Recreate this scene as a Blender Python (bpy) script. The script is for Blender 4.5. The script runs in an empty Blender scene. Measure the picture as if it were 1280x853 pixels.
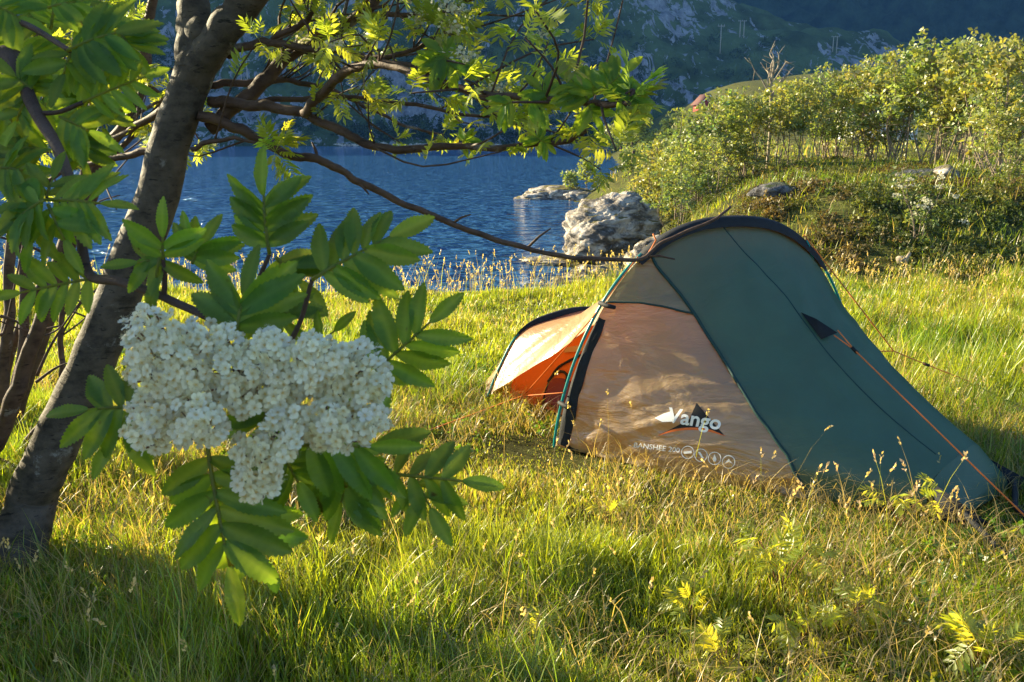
import bpy, bmesh, math, random
import numpy as np
from mathutils import Vector
from mathutils.bvhtree import BVHTree

random.seed(7)
RNG = np.random.default_rng(7)
SC = bpy.context.scene
COL = SC.collection

# ------------------------------------------------------------------ camera, light, exposure
F_PX, PITCH, EYE = 1108.0, math.radians(12.9), 1.5      # photograph scale: 1280 x 853
SUN_AZ, SUN_EL = math.radians(-59), math.radians(20)

cam = bpy.data.cameras.new('camera')
cam.sensor_width = 36.0
cam.lens = 36.0 * F_PX / 1280.0
cam.clip_start, cam.clip_end = 0.05, 6000
cam.dof.use_dof = True
cam.dof.focus_distance = 4.3
cam.dof.aperture_fstop = 40.0
cam_ob = bpy.data.objects.new('camera', cam)
cam_ob.location = (0, 0, EYE)
cam_ob.rotation_euler = (math.pi / 2 - PITCH, 0, 0)
COL.objects.link(cam_ob)
SC.camera = cam_ob

world = bpy.data.worlds.new('World')
SC.world = world
world.use_nodes = True
_nt = world.node_tree
_sky = _nt.nodes.new('ShaderNodeTexSky')
_sky.sky_type = 'NISHITA'
_sky.sun_disc = False
_sky.sun_elevation, _sky.sun_rotation = SUN_EL, SUN_AZ
_sky.air_density, _sky.dust_density, _sky.ozone_density = 1.0, 0.3, 3.0
_nt.links.new(_sky.outputs[0], _nt.nodes['Background'].inputs[0])
_nt.nodes['Background'].inputs[1].default_value = 0.066

sun = bpy.data.lights.new('sun', 'SUN')
sun.energy, sun.angle, sun.color = 5.0, math.radians(0.5), (1.0, 0.85, 0.54)
sun_ob = bpy.data.objects.new('sun', sun)
L = Vector((math.sin(SUN_AZ) * math.cos(SUN_EL), math.cos(SUN_AZ) * math.cos(SUN_EL), math.sin(SUN_EL)))
sun_ob.rotation_euler = L.to_track_quat('Z', 'Y').to_euler()
sun_ob.location = (-20, 12, 12)
COL.objects.link(sun_ob)

SC.render.engine = 'CYCLES'
SC.view_settings.view_transform = 'Standard'
SC.view_settings.look = 'None'
SC.view_settings.gamma = 1.0
SC.view_settings.exposure = 2.1
SC.cycles.max_bounces = 8
SC.cycles.transmission_bounces = 5
SC.cycles.transparent_max_bounces = 12
SC.cycles.diffuse_bounces = 4
SC.cycles.sample_clamp_indirect = 4.0
SC.cycles.use_denoising = True

# ------------------------------------------------------------------ maths helpers
_sp, _cp = math.sin(PITCH), math.cos(PITCH)
RIGHT, UP, FWD = np.array([1, 0, 0.]), np.array([0, _sp, _cp]), np.array([0, _cp, -_sp])
CAMP = np.array([0, 0, EYE])

def ray(px, py):
    return (px - 640) / F_PX * RIGHT - (py - 426.5) / F_PX * UP + FWD

def at(px, py, y):                       # the point at world distance y seen there
    d = ray(px, py)
    return CAMP + d * (y / d[1])

def atz(px, py, z):                      # the point at depth z along the optical axis
    return CAMP + ray(px, py) * z

def onz(px, py, z=0.0):
    d = ray(px, py)
    return CAMP + d * ((z - EYE) / d[2])

def nrm(v):
    v = np.asarray(v, float)
    return v / (np.linalg.norm(v, axis=-1, keepdims=True) + 1e-12)

def sstep(a, b, x):
    t = np.clip((np.asarray(x, float) - a) / (b - a), 0, 1)
    return t * t * (3 - 2 * t)

def _hash(i, j, s):
    n = np.sin(i * 127.1 + j * 311.7 + s * 74.7) * 43758.5453
    return n - np.floor(n)

def vn(x, y, s=0):                       # smooth value noise, -1..1
    x, y = np.asarray(x, float), np.asarray(y, float)
    i, j = np.floor(x), np.floor(y)
    u, v = x - i, y - j
    u, v = u * u * (3 - 2 * u), v * v * (3 - 2 * v)
    a = _hash(i, j, s) * (1 - u) + _hash(i + 1, j, s) * u
    b = _hash(i, j + 1, s) * (1 - u) + _hash(i + 1, j + 1, s) * u
    return (a * (1 - v) + b * v) * 2 - 1

def fbm(x, y, s=0, o=4, g=0.5):
    r, a, f = 0.0, 1.0, 1.0
    for k in range(o):
        r = r + a * vn(x * f + k * 17.3, y * f - k * 9.1, s + k)
        a, f = a * g, f * 2.03
    return r

def catmull(pts, n):
    pts = np.asarray(pts, float)
    P = np.vstack([2 * pts[0] - pts[1], pts, 2 * pts[-1] - pts[-2]])
    out = []
    m = len(pts) - 1
    for q in np.linspace(0, m, n):
        i = min(int(q), m - 1)
        t = q - i
        p0, p1, p2, p3 = P[i], P[i + 1], P[i + 2], P[i + 3]
        out.append(0.5 * (2 * p1 + (p2 - p0) * t + (2 * p0 - 5 * p1 + 4 * p2 - p3) * t * t + (3 * p1 - p0 - 3 * p2 + p3) * t ** 3))
    return np.array(out)

# ------------------------------------------------------------------ object helpers
def tag(o, label=None, cat=None, group=None, kind=None):
    if label: o['label'] = label
    if cat: o['category'] = cat
    if group: o['group'] = group
    if kind: o['kind'] = kind
    return o

def empty(name, loc=(0, 0, 0), rz=0.0):
    o = bpy.data.objects.new(name, None)
    o.location, o.rotation_euler = loc, (0, 0, rz)
    o.empty_display_size = 0.1
    COL.objects.link(o)
    return o

def copy_tree(o, parent=None):
    c = o.copy()
    COL.objects.link(c)
    c.parent = parent
    for ch in o.children:
        copy_tree(ch, c)
    return c

def npmesh(name, v, f, mat, parent=None, smooth=False, col=None, f3=None):
    """v (n,3); f quads (m,4); f3 triangles (k,3); col (n,3) point colours."""
    v = np.ascontiguousarray(v, np.float32)
    me = bpy.data.meshes.new(name)
    me.vertices.add(len(v))
    me.vertices.foreach_set('co', v.ravel())
    f = np.zeros((0, 4), np.int32) if f is None else np.asarray(f, np.int32).reshape(-1, 4)
    f3 = np.zeros((0, 3), np.int32) if f3 is None else np.asarray(f3, np.int32).reshape(-1, 3)
    li = np.concatenate([f.ravel(), f3.ravel()]).astype(np.int32)
    st = np.concatenate([np.arange(len(f)) * 4, len(f) * 4 + np.arange(len(f3)) * 3]).astype(np.int32)
    me.loops.add(len(li))
    me.loops.foreach_set('vertex_index', li)
    me.polygons.add(len(st))
    me.polygons.foreach_set('loop_start', st)
    if smooth:
        me.polygons.foreach_set('use_smooth', np.ones(len(st), bool))
    me.update(calc_edges=True)
    me.validate()
    if col is not None:
        ca = me.color_attributes.new('Col', 'FLOAT_COLOR', 'POINT')
        c4 = np.ones((len(v), 4), np.float32)
        c4[:, :3] = col
        ca.data.foreach_set('color', c4.ravel())
    if mat: me.materials.append(mat)
    o = bpy.data.objects.new(name, me)
    o.parent = parent
    COL.objects.link(o)
    return o

class MB:
    """collects shapes that become ONE mesh object"""
    def __init__(s):
        s.v, s.q, s.t, s.c, s.n = [], [], [], [], 0
    def add(s, v, q=None, t=None, c=None):
        v = np.asarray(v, float).reshape(-1, 3)
        if q is not None and len(q): s.q.append(np.asarray(q, int).reshape(-1, 4) + s.n)
        if t is not None and len(t): s.t.append(np.asarray(t, int).reshape(-1, 3) + s.n)
        s.v.append(v)
        s.c.append(np.ones((len(v), 3)) * (np.asarray(c) if c is not None else 1.0))
        s.n += len(v)
    def tube(s, pts, rad, k=8, c=None, wob=0.0):
        pts = np.asarray(pts, float)
        n = len(pts)
        rad = np.ones(n) * np.asarray(rad, float)
        tan = nrm(np.gradient(pts, axis=0))
        ref = np.array([0, 0, 1.0]) if abs(tan[0][2]) < .9 else np.array([1.0, 0, 0])
        a = nrm(np.cross(tan[0], ref))
        V = []
        ang = np.linspace(0, 2 * np.pi, k, endpoint=False)
        for i in range(n):
            a = nrm(a - tan[i] * np.dot(a, tan[i]))
            b = np.cross(tan[i], a)
            r = rad[i] * (1 + (wob * vn(ang * 1.7, np.full(k, i * .6), 3) if wob else 0))
            V.append(pts[i] + (np.cos(ang) * r)[:, None] * a + (np.sin(ang) * r)[:, None] * b)
        V.append(pts[:1]); V.append(pts[-1:])
        i, j = np.meshgrid(np.arange(n - 1), np.arange(k), indexing='ij')
        j2 = (j + 1) % k
        Q = np.stack([i * k + j, i * k + j2, (i + 1) * k + j2, (i + 1) * k + j], -1).reshape(-1, 4)
        J = np.arange(k)
        T = np.vstack([np.stack([np.full(k, n * k), (J + 1) % k, J], -1),
                       np.stack([np.full(k, n * k + 1), (n - 1) * k + J, (n - 1) * k + (J + 1) % k], -1)])
        s.add(np.vstack(V), Q, T, c)
    def box(s, lo, hi, c=None):
        x0, y0, z0 = lo; x1, y1, z1 = hi
        s.add([(x0, y0, z0), (x1, y0, z0), (x1, y1, z0), (x0, y1, z0), (x0, y0, z1), (x1, y0, z1), (x1, y1, z1), (x0, y1, z1)],
              [(0, 3, 2, 1), (4, 5, 6, 7), (0, 1, 5, 4), (1, 2, 6, 5), (2, 3, 7, 6), (3, 0, 4, 7)], None, c)
    def stamp(s, tv, tq, tt, pos, M, c=None):
        """template tv (k,3) placed with matrices M (m,3,3) whose columns are the axes"""
        pos = np.asarray(pos, float).reshape(-1, 3)
        m, k = len(pos), len(tv)
        if m == 0: return
        V = np.einsum('mij,kj->mki', M, tv) + pos[:, None]
        off = (np.arange(m) * k)[:, None, None]
        Q = (np.asarray(tq)[None] + off).reshape(-1, 4) if tq is not None and len(tq) else None
        T = (np.asarray(tt)[None] + off).reshape(-1, 3) if tt is not None and len(tt) else None
        if c is not None:
            c = np.asarray(c, float)
            c = np.repeat(c, k, 0) if c.ndim == 2 and len(c) == m else c
        s.add(V.reshape(-1, 3), Q, T, c)
    def build(s, name, mat, parent=None, smooth=False, col=True):
        v = np.vstack(s.v)
        q = np.vstack(s.q) if s.q else None
        t = np.vstack(s.t) if s.t else None
        return npmesh(name, v, q, mat, parent, smooth, np.vstack(s.c) if col else None, t)

def frames(d, n, scale):
    """matrices with x = d, z close to n, scaled"""
    d, n = nrm(d), np.asarray(n, float)
    y = nrm(np.cross(n, d))
    z = np.cross(d, y)
    return np.stack([d, y, z], -1) * np.asarray(scale, float).reshape(-1, 1, 1)

def rdir(m, rng=RNG):
    return nrm(rng.normal(size=(m, 3)))

# ------------------------------------------------------------------ materials
def new_mat(name):
    m = bpy.data.materials.new(name)
    m.use_nodes = True
    nt = m.node_tree
    nt.nodes.clear()
    out = nt.nodes.new('ShaderNodeOutputMaterial')
    return m, nt, out

def N(nt, t, **k):
    n = nt.nodes.new(t)
    for a, b in k.items():
        if a in n.inputs: n.inputs[a].default_value = b
        else: setattr(n, a, b)
    return n

def ramp(nt, fac, stops):
    r = nt.nodes.new('ShaderNodeValToRGB')
    e = r.color_ramp.elements
    while len(e) < len(stops): e.new(0.5)
    for k, (p, c) in zip(e, stops):
        k.position, k.color = p, (*c, 1)
    nt.links.new(fac, r.inputs[0])
    return r.outputs[0]

def noise(nt, scale, detail=5, rough=.55, vec=None, stretch=None, obj=True, dist=0.0):
    tc = nt.nodes.new('ShaderNodeTexCoord')
    src = tc.outputs['Object']
    if stretch:
        mp = nt.nodes.new('ShaderNodeMapping')
        mp.inputs['Scale'].default_value = stretch
        nt.links.new(src, mp.inputs[0])
        src = mp.outputs[0]
    n = nt.nodes.new('ShaderNodeTexNoise')
    n.inputs['Scale'].default_value, n.inputs['Detail'].default_value, n.inputs['Roughness'].default_value = scale, detail, rough
    n.inputs['Distortion'].default_value = dist
    nt.links.new(src, n.inputs['Vector'])
    return n.outputs['Fac']

def mul(nt, a, col):
    m = nt.nodes.new('ShaderNodeMix')
    m.data_type, m.blend_type = 'RGBA', 'MULTIPLY'
    m.inputs[0].default_value = 1.0
    nt.links.new(a, m.inputs[6])
    if isinstance(col, tuple): m.inputs[7].default_value = (*col, 1)
    else: nt.links.new(col, m.inputs[7])
    return m.outputs[2]

def bump(nt, h, strength=.5, dist=.02):
    b = nt.nodes.new('ShaderNodeBump')
    b.inputs['Strength'].default_value, b.inputs['Distance'].default_value = strength, dist
    nt.links.new(h, b.inputs['Height'])
    return b.outputs[0]

def leaf_mat(name, base, trans, tfac=.45, gloss=.06, rough=.4, vein=0.0, vary=.25, each=None, spots=False):
    """thin leaf: reflects base, lets trans through; 'Col' carries the leaf's own colour variation"""
    m, nt, out = new_mat(name)
    at_ = N(nt, 'ShaderNodeVertexColor', layer_name='Col')
    nz = noise(nt, 9, 3)
    var = ramp(nt, nz, [(.3, (1 - vary,) * 3), (.7, (1 + vary,) * 3)])
    c0 = mul(nt, at_.outputs[0], var)
    if spots:                            # small brown blemishes
        s_ = ramp(nt, noise(nt, 75, 2, .5), [(.70, (1, 1, 1)), (.76, (.50, .28, .12))])
        c0 = mul(nt, c0, s_)
    if each:                             # every copy of a tree has its own hue
        oi = nt.nodes.new('ShaderNodeObjectInfo')
        c0 = mul(nt, c0, ramp(nt, oi.outputs['Random'], each))
    d = nt.nodes.new('ShaderNodeBsdfDiffuse')
    t = nt.nodes.new('ShaderNodeBsdfTranslucent')
    nt.links.new(mul(nt, c0, base), d.inputs[0])
    nt.links.new(mul(nt, c0, trans), t.inputs[0])
    mx = nt.nodes.new('ShaderNodeMixShader')
    mx.inputs[0].default_value = tfac
    nt.links.new(d.outputs[0], mx.inputs[1]); nt.links.new(t.outputs[0], mx.inputs[2])
    g = N(nt, 'ShaderNodeBsdfGlossy', Roughness=rough)
    m2 = nt.nodes.new('ShaderNodeMixShader')
    m2.inputs[0].default_value = gloss
    nt.links.new(mx.outputs[0], m2.inputs[1]); nt.links.new(g.outputs[0], m2.inputs[2])
    nt.links.new(m2.outputs[0], out.inputs[0])
    if vein:
        b = bump(nt, noise(nt, 260, 2), vein, .002)
        for s in (d, g): nt.links.new(b, s.inputs['Normal'])
    return m

def solid(name, col, rough=.6, spec=.3, nscale=0, namt=.3, bmp=0, bscale=40, stretch=None, metal=0):
    m, nt, out = new_mat(name)
    p = N(nt, 'ShaderNodeBsdfPrincipled', Roughness=rough, Metallic=metal)
    p.inputs['Specular IOR Level'].default_value = spec
    if nscale:
        c = ramp(nt, noise(nt, nscale, 6, .6, stretch=stretch), [(.3, tuple(x * (1 - namt) for x in col)), (.7, tuple(min(1, x * (1 + namt)) for x in col))])
        nt.links.new(c, p.inputs['Base Color'])
    else:
        p.inputs['Base Color'].default_value = (*col, 1)
    if bmp:
        nt.links.new(bump(nt, noise(nt, bscale, 6, .65, stretch=stretch), bmp, .01), p.inputs['Normal'])
    nt.links.new(p.outputs[0], out.inputs[0])
    return m

def fabric(name, col, trans=.35, gloss=.10, rough=.42, wr=.5, wscale=(2.0, 9.0, 5.0), tcol=None, clear=0.0):
    """coated nylon: diffuse + translucent + a soft sheen, wrinkled by stretched noise"""
    m, nt, out = new_mat(name)
    d = N(nt, 'ShaderNodeBsdfDiffuse')
    t = N(nt, 'ShaderNodeBsdfTranslucent')
    g = N(nt, 'ShaderNodeBsdfGlossy', Roughness=rough)
    c = ramp(nt, noise(nt, 6, 4), [(.3, tuple(x * .9 for x in col)), (.7, tuple(x * 1.1 for x in col))])
    nt.links.new(c, d.inputs[0])
    t.inputs[0].default_value = (*(tcol or col), 1)
    h1 = noise(nt, 1.0, 5, .55, stretch=wscale, dist=.5)
    b = bump(nt, h1, wr, .05)
    b2 = nt.nodes.new('ShaderNodeBump')
    b2.inputs['Strength'].default_value, b2.inputs['Distance'].default_value = .25, .004
    nt.links.new(noise(nt, 90, 3), b2.inputs['Height']); nt.links.new(b, b2.inputs['Normal'])
    for s in (d, g): nt.links.new(b2.outputs[0], s.inputs['Normal'])
    nt.links.new(b, t.inputs['Normal'])
    a = nt.nodes.new('ShaderNodeMixShader'); a.inputs[0].default_value = trans
    nt.links.new(d.outputs[0], a.inputs[1]); nt.links.new(t.outputs[0], a.inputs[2])
    e = nt.nodes.new('ShaderNodeMixShader'); e.inputs[0].default_value = gloss
    nt.links.new(a.outputs[0], e.inputs[1]); nt.links.new(g.outputs[0], e.inputs[2])
    last = e
    if clear:
        tr = N(nt, 'ShaderNodeBsdfTransparent')
        k = nt.nodes.new('ShaderNodeMixShader'); k.inputs[0].default_value = clear
        nt.links.new(e.outputs[0], k.inputs[1]); nt.links.new(tr.outputs[0], k.inputs[2])
        last = k
    nt.links.new(last.outputs[0], out.inputs[0])
    return m

def rock_mat(name, dark, light, moss=None, scale=3.0):
    m, nt, out = new_mat(name)
    p = N(nt, 'ShaderNodeBsdfPrincipled', Roughness=.85)
    p.inputs['Specular IOR Level'].default_value = .2
    n1 = noise(nt, scale, 9, .68, stretch=(1, 1, 1.8), dist=.6)
    c = ramp(nt, n1, [(.34, tuple(x * .35 for x in dark)), (.44, dark), (.56, light), (.72, tuple(min(1, x * 1.25) for x in light))])
    if moss:
        n2 = noise(nt, scale * .8, 5)
        geo = nt.nodes.new('ShaderNodeNewGeometry')
        sx = nt.nodes.new('ShaderNodeSeparateXYZ')
        nt.links.new(geo.outputs['Normal'], sx.inputs[0])
        ad = N(nt, 'ShaderNodeMath', operation='MULTIPLY')
        nt.links.new(sx.outputs[2], ad.inputs[0]); nt.links.new(n2, ad.inputs[1])
        k = ramp(nt, ad.outputs[0], [(.40, (0, 0, 0)), (.52, (1, 1, 1))])
        mx = nt.nodes.new('ShaderNodeMix'); mx.data_type = 'RGBA'
        nt.links.new(k, mx.inputs[0]); nt.links.new(c, mx.inputs[6]); mx.inputs[7].default_value = (*moss, 1)
        c = mx.outputs[2]
    nt.links.new(c, p.inputs['Base Color'])
    vo = nt.nodes.new('ShaderNodeTexVoronoi'); vo.feature = 'DISTANCE_TO_EDGE'; vo.inputs['Scale'].default_value = scale * 1.6
    tc = nt.nodes.new('ShaderNodeTexCoord'); nt.links.new(tc.outputs['Object'], vo.inputs['Vector'])
    cr = ramp(nt, vo.outputs['Distance'], [(0, (0, 0, 0)), (.06, (1, 1, 1))])
    b1 = bump(nt, n1, .9, .25)
    b2 = nt.nodes.new('ShaderNodeBump'); b2.inputs['Strength'].default_value, b2.inputs['Distance'].default_value = .4, .05
    nt.links.new(cr, b2.inputs['Height']); nt.links.new(b1, b2.inputs['Normal'])
    nt.links.new(b2.outputs[0], p.inputs['Normal'])
    nt.links.new(p.outputs[0], out.inputs[0])
    return m

def bark_mat(name, dark, light):
    m, nt, out = new_mat(name)
    p = N(nt, 'ShaderNodeBsdfPrincipled', Roughness=.7)
    p.inputs['Specular IOR Level'].default_value = .35
    a = noise(nt, 11, 10, .68, stretch=(1, 1, 1.3))
    l = noise(nt, 26, 3, .5, stretch=(.8, .8, 2.2))
    k = nt.nodes.new('ShaderNodeMath'); k.operation = 'MULTIPLY_ADD'
    k.inputs[1].default_value = .22
    nt.links.new(l, k.inputs[0]); nt.links.new(a, k.inputs[2])
    c = ramp(nt, k.outputs[0], [(.45, dark), (.62, tuple((x + y) / 2 for x, y in zip(dark, light))), (.85, light)])
    li = ramp(nt, noise(nt, 6.5, 7, .7), [(.60, (0, 0, 0)), (.66, (1, 1, 1))])
    sp = ramp(nt, noise(nt, 38, 4, .6, stretch=(.6, .6, 2.2)), [(.60, (0, 0, 0)), (.67, (1, 1, 1))])
    for fac, cc in ((li, tuple(.55 * x + .13 for x in light)), (sp, tuple(x * .45 for x in dark))):
        mx = nt.nodes.new('ShaderNodeMix'); mx.data_type = 'RGBA'
        nt.links.new(fac, mx.inputs[0]); nt.links.new(c, mx.inputs[6]); mx.inputs[7].default_value = (*cc, 1)
        c = mx.outputs[2]
    nt.links.new(c, p.inputs['Base Color'])
    b1 = nt.nodes.new('ShaderNodeBump'); b1.inputs['Strength'].default_value, b1.inputs['Distance'].default_value = .6, .004
    nt.links.new(noise(nt, 70, 5, .65), b1.inputs['Height']); nt.links.new(bump(nt, k.outputs[0], .6, .010), b1.inputs['Normal'])
    nt.links.new(b1.outputs[0], p.inputs['Normal'])
    nt.links.new(p.outputs[0], out.inputs[0])
    return m

M = {}
M['bark'] = bark_mat('rowan_bark', (.018, .014, .011), (.11, .086, .067))
M['twig'] = bark_mat('twig_bark', (.04, .020, .014), (.13, .078, .056))
M['stem_pale'] = bark_mat('sapling_bark', (.12, .08, .05), (.38, .30, .20))
M['hero_leaf'] = leaf_mat('rowan_leaf', (.050, .120, .022), (.46, .64, .02), .50, .02, .45, vein=.2, vary=.16, spots=True)
M['mid_leaf'] = leaf_mat('rowan_leaf_small', (.13, .20, .03), (.62, .68, .04), .55, .05, .4)
M['sap_leaf'] = leaf_mat('sapling_leaf', (.25, .27, .085), (.48, .50, .07), .40, .06, .45, each=[(0, (.62, .78, .7)), (.35, (.95, 1.0, .8)), (.7, (1.15, 1.05, .8)), (1, (.85, 1.0, .95))])
M['far_leaf'] = leaf_mat('bush_leaf', (.085, .13, .045), (.20, .28, .05), .35, .03, .5, each=[(0, (.7, .8, .8)), (1, (1.3, 1.15, .9))])
M['wood_leaf'] = leaf_mat('far_wood_leaf', (.035, .06, .03), (.06, .10, .03), .3, .02, .6)
M['grass'] = leaf_mat('grass_blade', (1, 1, 1), (2.1, 1.95, .8), .50, .05, .4, vary=.3)
M['heath'] = leaf_mat('heath_leaf', (1, 1, 1), (1.4, 1.3, .6), .35, .03, .5, vary=.3)
M['petal'] = leaf_mat('rowan_petal', (1, 1, 1), (1, .98, .82), .42, .02, .5, vary=.05)
M['pole_teal'] = solid('tent_pole_teal', (.0, .22, .20), .3, .5)
M['sleeve'] = solid('tent_sleeve_black', (.012, .014, .018), .7, .3, 30, .3, .3, 300)
M['cord'] = solid('guy_cord_orange', (.75, .20, .05), .6, .2, 300, .25)
M['fly_tan'] = fabric('flysheet_olive_tan', (.40, .265, .125), .38, .13, .34, .5, (2.5, 2.5, 9.0), (.80, .42, .12), .0)  # orange translucent colour stands in for light from the inner tent
M['fly_green'] = fabric('flysheet_green', (.048, .112, .070), .15, .06, .40, .4, (2.5, 2.5, 4.0), (.20, .18, .075), .0)
M['fly_green_lit'] = fabric('flysheet_green_lit', (.12, .165, .10), .34, .10, .38, .5, (2.5, 2.5, 8.0), (.25, .26, .11))  # green fly made lighter: sunlight on the gusset put into the colour
M['inner'] = fabric('inner_tent_orange', (.75, .17, .02), .35, .03, .5, .3, (3, 3, 5), (.85, .22, .02))
M['trim'] = solid('seam_dark_green', (.012, .045, .045), .6, .3)
M['white_print'] = solid('print_white', (.82, .82, .80), .6, .2)
M['black_print'] = solid('print_black', (.012, .012, .014), .5, .3)
M['orange_print'] = solid('print_orange', (.75, .16, .03), .5, .3)
M['rock'] = rock_mat('shore_rock', (.17, .15, .13), (.62, .55, .46), (.17, .14, .04), 2.2)
M['dark_rock'] = rock_mat('bank_rock', (.09, .09, .10), (.27, .26, .25), (.06, .08, .02), 4.0)
M['dead_wood'] = bark_mat('dead_wood', (.16, .12, .08), (.48, .40, .28))
M['grey_pole'] = solid('weathered_pole', (.34, .32, .29), .8, .2, 5, .2)
M['red_wall'] = solid('red_boards', (.30, .035, .025), .7, .3, 3, .2)
M['white_wall'] = solid('white_boards', (.72, .72, .70), .6, .3, 2, .08)
M['roof'] = solid('house_roof', (.13, .06, .05), .8, .2, 3, .25)
M['glass'] = solid('window_glass', (.03, .04, .05), .1, .6)

# ------------------------------------------------------------------ terrain
WATER_Z = -1.0
_cy = [9, 10, 12, 14, 17, 19, 24, 32, 36, 40, 48, 68, 150, 270, 330]
_cx = [2.4, 2.1, 1.75, 1.6, 2.0, 2.6, 3.3, 3.7, 2.4, 3.2, 5.6, 8.4, 16.5, 29, 36]

def terrain(x, y):
    x, y = np.asarray(x, float), np.asarray(y, float)
    xc = np.interp(y, _cy, _cx)
    inl = x - xc + .35 * vn(x * .5, y * .45, 4)
    d1 = 10.3 - y + .45 * vn(x * .5, y * .3, 2)
    d2 = np.where(y > 8, inl * .9, -9)
    d3 = (y - 283) * 1.0
    d = np.maximum(np.maximum(d1, d2), d3)
    far = sstep(20, 60, y)
    h = WATER_Z + np.where(d < 0, np.maximum(.4 * d, -3), (1.0 - .35 * far) * sstep(0, 1.3 + 2.2 * sstep(11, 20, y), d))
    h = h + .035 * fbm(x * .7, y * .7, 11, 3) * (d > 0)
    h = h * np.where(y < 8, sstep(1.5, 2.6, np.hypot(x - 1.05, y - 4.2)), 1) - .012 * (np.hypot(x - 1.05, y - 4.2) < 2)
    bank = sstep(9.1, 12.6, y + .35 * vn(x * .6, 0 * y, 8)) * sstep(-.3, 2.8, inl)
    h = h + bank * (.82 + .10 * fbm(x * .33, y * .35, 21, 3)) * (y < 400)
    h = h + .08 * sstep(3.2, 9.5, x) * sstep(5, 10, y) * sstep(60, 20, y)
    h = h + .02 * np.clip(y - 20, 0, 60) * sstep(2, 12, inl)
    ridge = 11.0 * sstep(70, 185, y) * sstep(2, 24, inl)
    h = h + ridge * (1 + .22 * fbm(x * .045, y * .03, 31, 4)) * (.8 + .2 * sstep(10, 60, inl))
    return h

def tz(x, y):
    return float(terrain(np.array([x]), np.array([y]))[0])

def geo(lo, hi, step, growth, end):
    a = list(np.arange(lo, hi, step)); s = step
    while a[-1] < end:
        s *= growth; a.append(a[-1] + s)
    return np.array(a)
_xp = geo(0, 11, .11, 1.13, 420)
_xs = np.concatenate([-_xp[:0:-1], _xp])
_ys = np.concatenate([-geo(3, 3.5, .3, 1.3, 60)[::-1] + 3, geo(.2, 19, .11, 1.06, 330)])
_X, _Y = np.meshgrid(_xs, _ys, indexing='ij')
_Z = terrain(_X, _Y)
nx, ny = _X.shape
_i, _j = np.meshgrid(np.arange(nx - 1), np.arange(ny - 1), indexing='ij')
_Q = np.stack([_i * ny + _j, (_i + 1) * ny + _j, (_i + 1) * ny + _j + 1, _i * ny + _j + 1], -1).reshape(-1, 4)

def ground_material():
    m, nt, out = new_mat('meadow_ground')
    p = N(nt, 'ShaderNodeBsdfPrincipled', Roughness=.9)
    p.inputs['Specular IOR Level'].default_value = .1
    n1 = noise(nt, 1.3, 8, .65)
    n2 = noise(nt, 14, 6, .6)
    c1 = ramp(nt, n1, [(.32, (.028, .032, .010)), (.46, (.075, .075, .020)), (.60, (.10, .11, .022)), (.74, (.16, .12, .045))])
    c = mul(nt, c1, ramp(nt, n2, [(.3, (.5, .5, .5)), (.7, (1.4, 1.4, 1.3))]))
    nt.links.new(c, p.inputs['Base Color'])
    nt.links.new(bump(nt, noise(nt, 22, 8, .7), 1.0, .05), p.inputs['Normal'])
    nt.links.new(p.outputs[0], out.inputs[0])
    return m
ground = npmesh('ground', np.stack([_X, _Y, _Z], -1).reshape(-1, 3), _Q, ground_material(), smooth=True)
tag(ground, 'grassy meadow sloping to the lake and rising in a bank at the right', 'ground', kind='structure')

# ------------------------------------------------------------------ water
def water_material():
    m, nt, out = new_mat('lake_water')
    p = N(nt, 'ShaderNodeBsdfPrincipled', Roughness=.05, IOR=1.33)
    p.inputs['Base Color'].default_value = (.034, .115, .26, 1)
    p.inputs['Specular IOR Level'].default_value = .5
    a = noise(nt, 1.0, 3, .5, stretch=(.8, 1.5, 1), dist=.5)
    b = noise(nt, 2.6, 2, .5, stretch=(.9, 1.7, 1))
    k = nt.nodes.new('ShaderNodeMath'); k.operation = 'MULTIPLY_ADD'; k.inputs[1].default_value = .3
    nt.links.new(b, k.inputs[0]); nt.links.new(a, k.inputs[2])
    nt.links.new(bump(nt, k.outputs[0], 1.0, 1.0), p.inputs['Normal'])
    nt.links.new(p.outputs[0], out.inputs[0])
    return m
water = npmesh('water', [(-700, 9, WATER_Z), (500, 9, WATER_Z), (500, 700, WATER_Z), (-700, 700, WATER_Z)], [(0, 1, 2, 3)], water_material())
tag(water, 'rippled deep blue lake behind the meadow', 'lake', kind='structure')

# ------------------------------------------------------------------ mountains
def mountain_material(name, green, rockd, rockl, thr):
    m, nt, out = new_mat(name)
    p = N(nt, 'ShaderNodeBsdfPrincipled', Roughness=.95)
    p.inputs['Specular IOR Level'].default_value = .05
    big = noise(nt, .022, 6, .6, stretch=(1, 1, .7))
    fine = noise(nt, .19, 8, .68, stretch=(1.2, .6, .55), dist=.8)
    g = ramp(nt, noise(nt, .06, 6, .6), [(.35, tuple(x * .5 for x in green)), (.65, tuple(x * 1.5 for x in green))])
    r = ramp(nt, noise(nt, .25, 6, .7, stretch=(1.3, .8, .5)), [(.36, rockd), (.60, rockl)])
    k = nt.nodes.new('ShaderNodeMath'); k.operation = 'MULTIPLY_ADD'; k.inputs[1].default_value = .9
    nt.links.new(big, k.inputs[0]); nt.links.new(fine, k.inputs[2])
    f = ramp(nt, k.outputs[0], [(thr, (0, 0, 0)), (thr + .035, (1, 1, 1))])
    mx = nt.nodes.new('ShaderNodeMix'); mx.data_type = 'RGBA'
    nt.links.new(f, mx.inputs[0]); nt.links.new(g, mx.inputs[6]); nt.links.new(r, mx.inputs[7])
    nt.links.new(mx.outputs[2], p.inputs['Base Color'])
    nt.links.new(bump(nt, fine, 1.0, 6.0), p.inputs['Normal'])
    nt.links.new(p.outputs[0], out.inputs[0])
    return m

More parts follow.
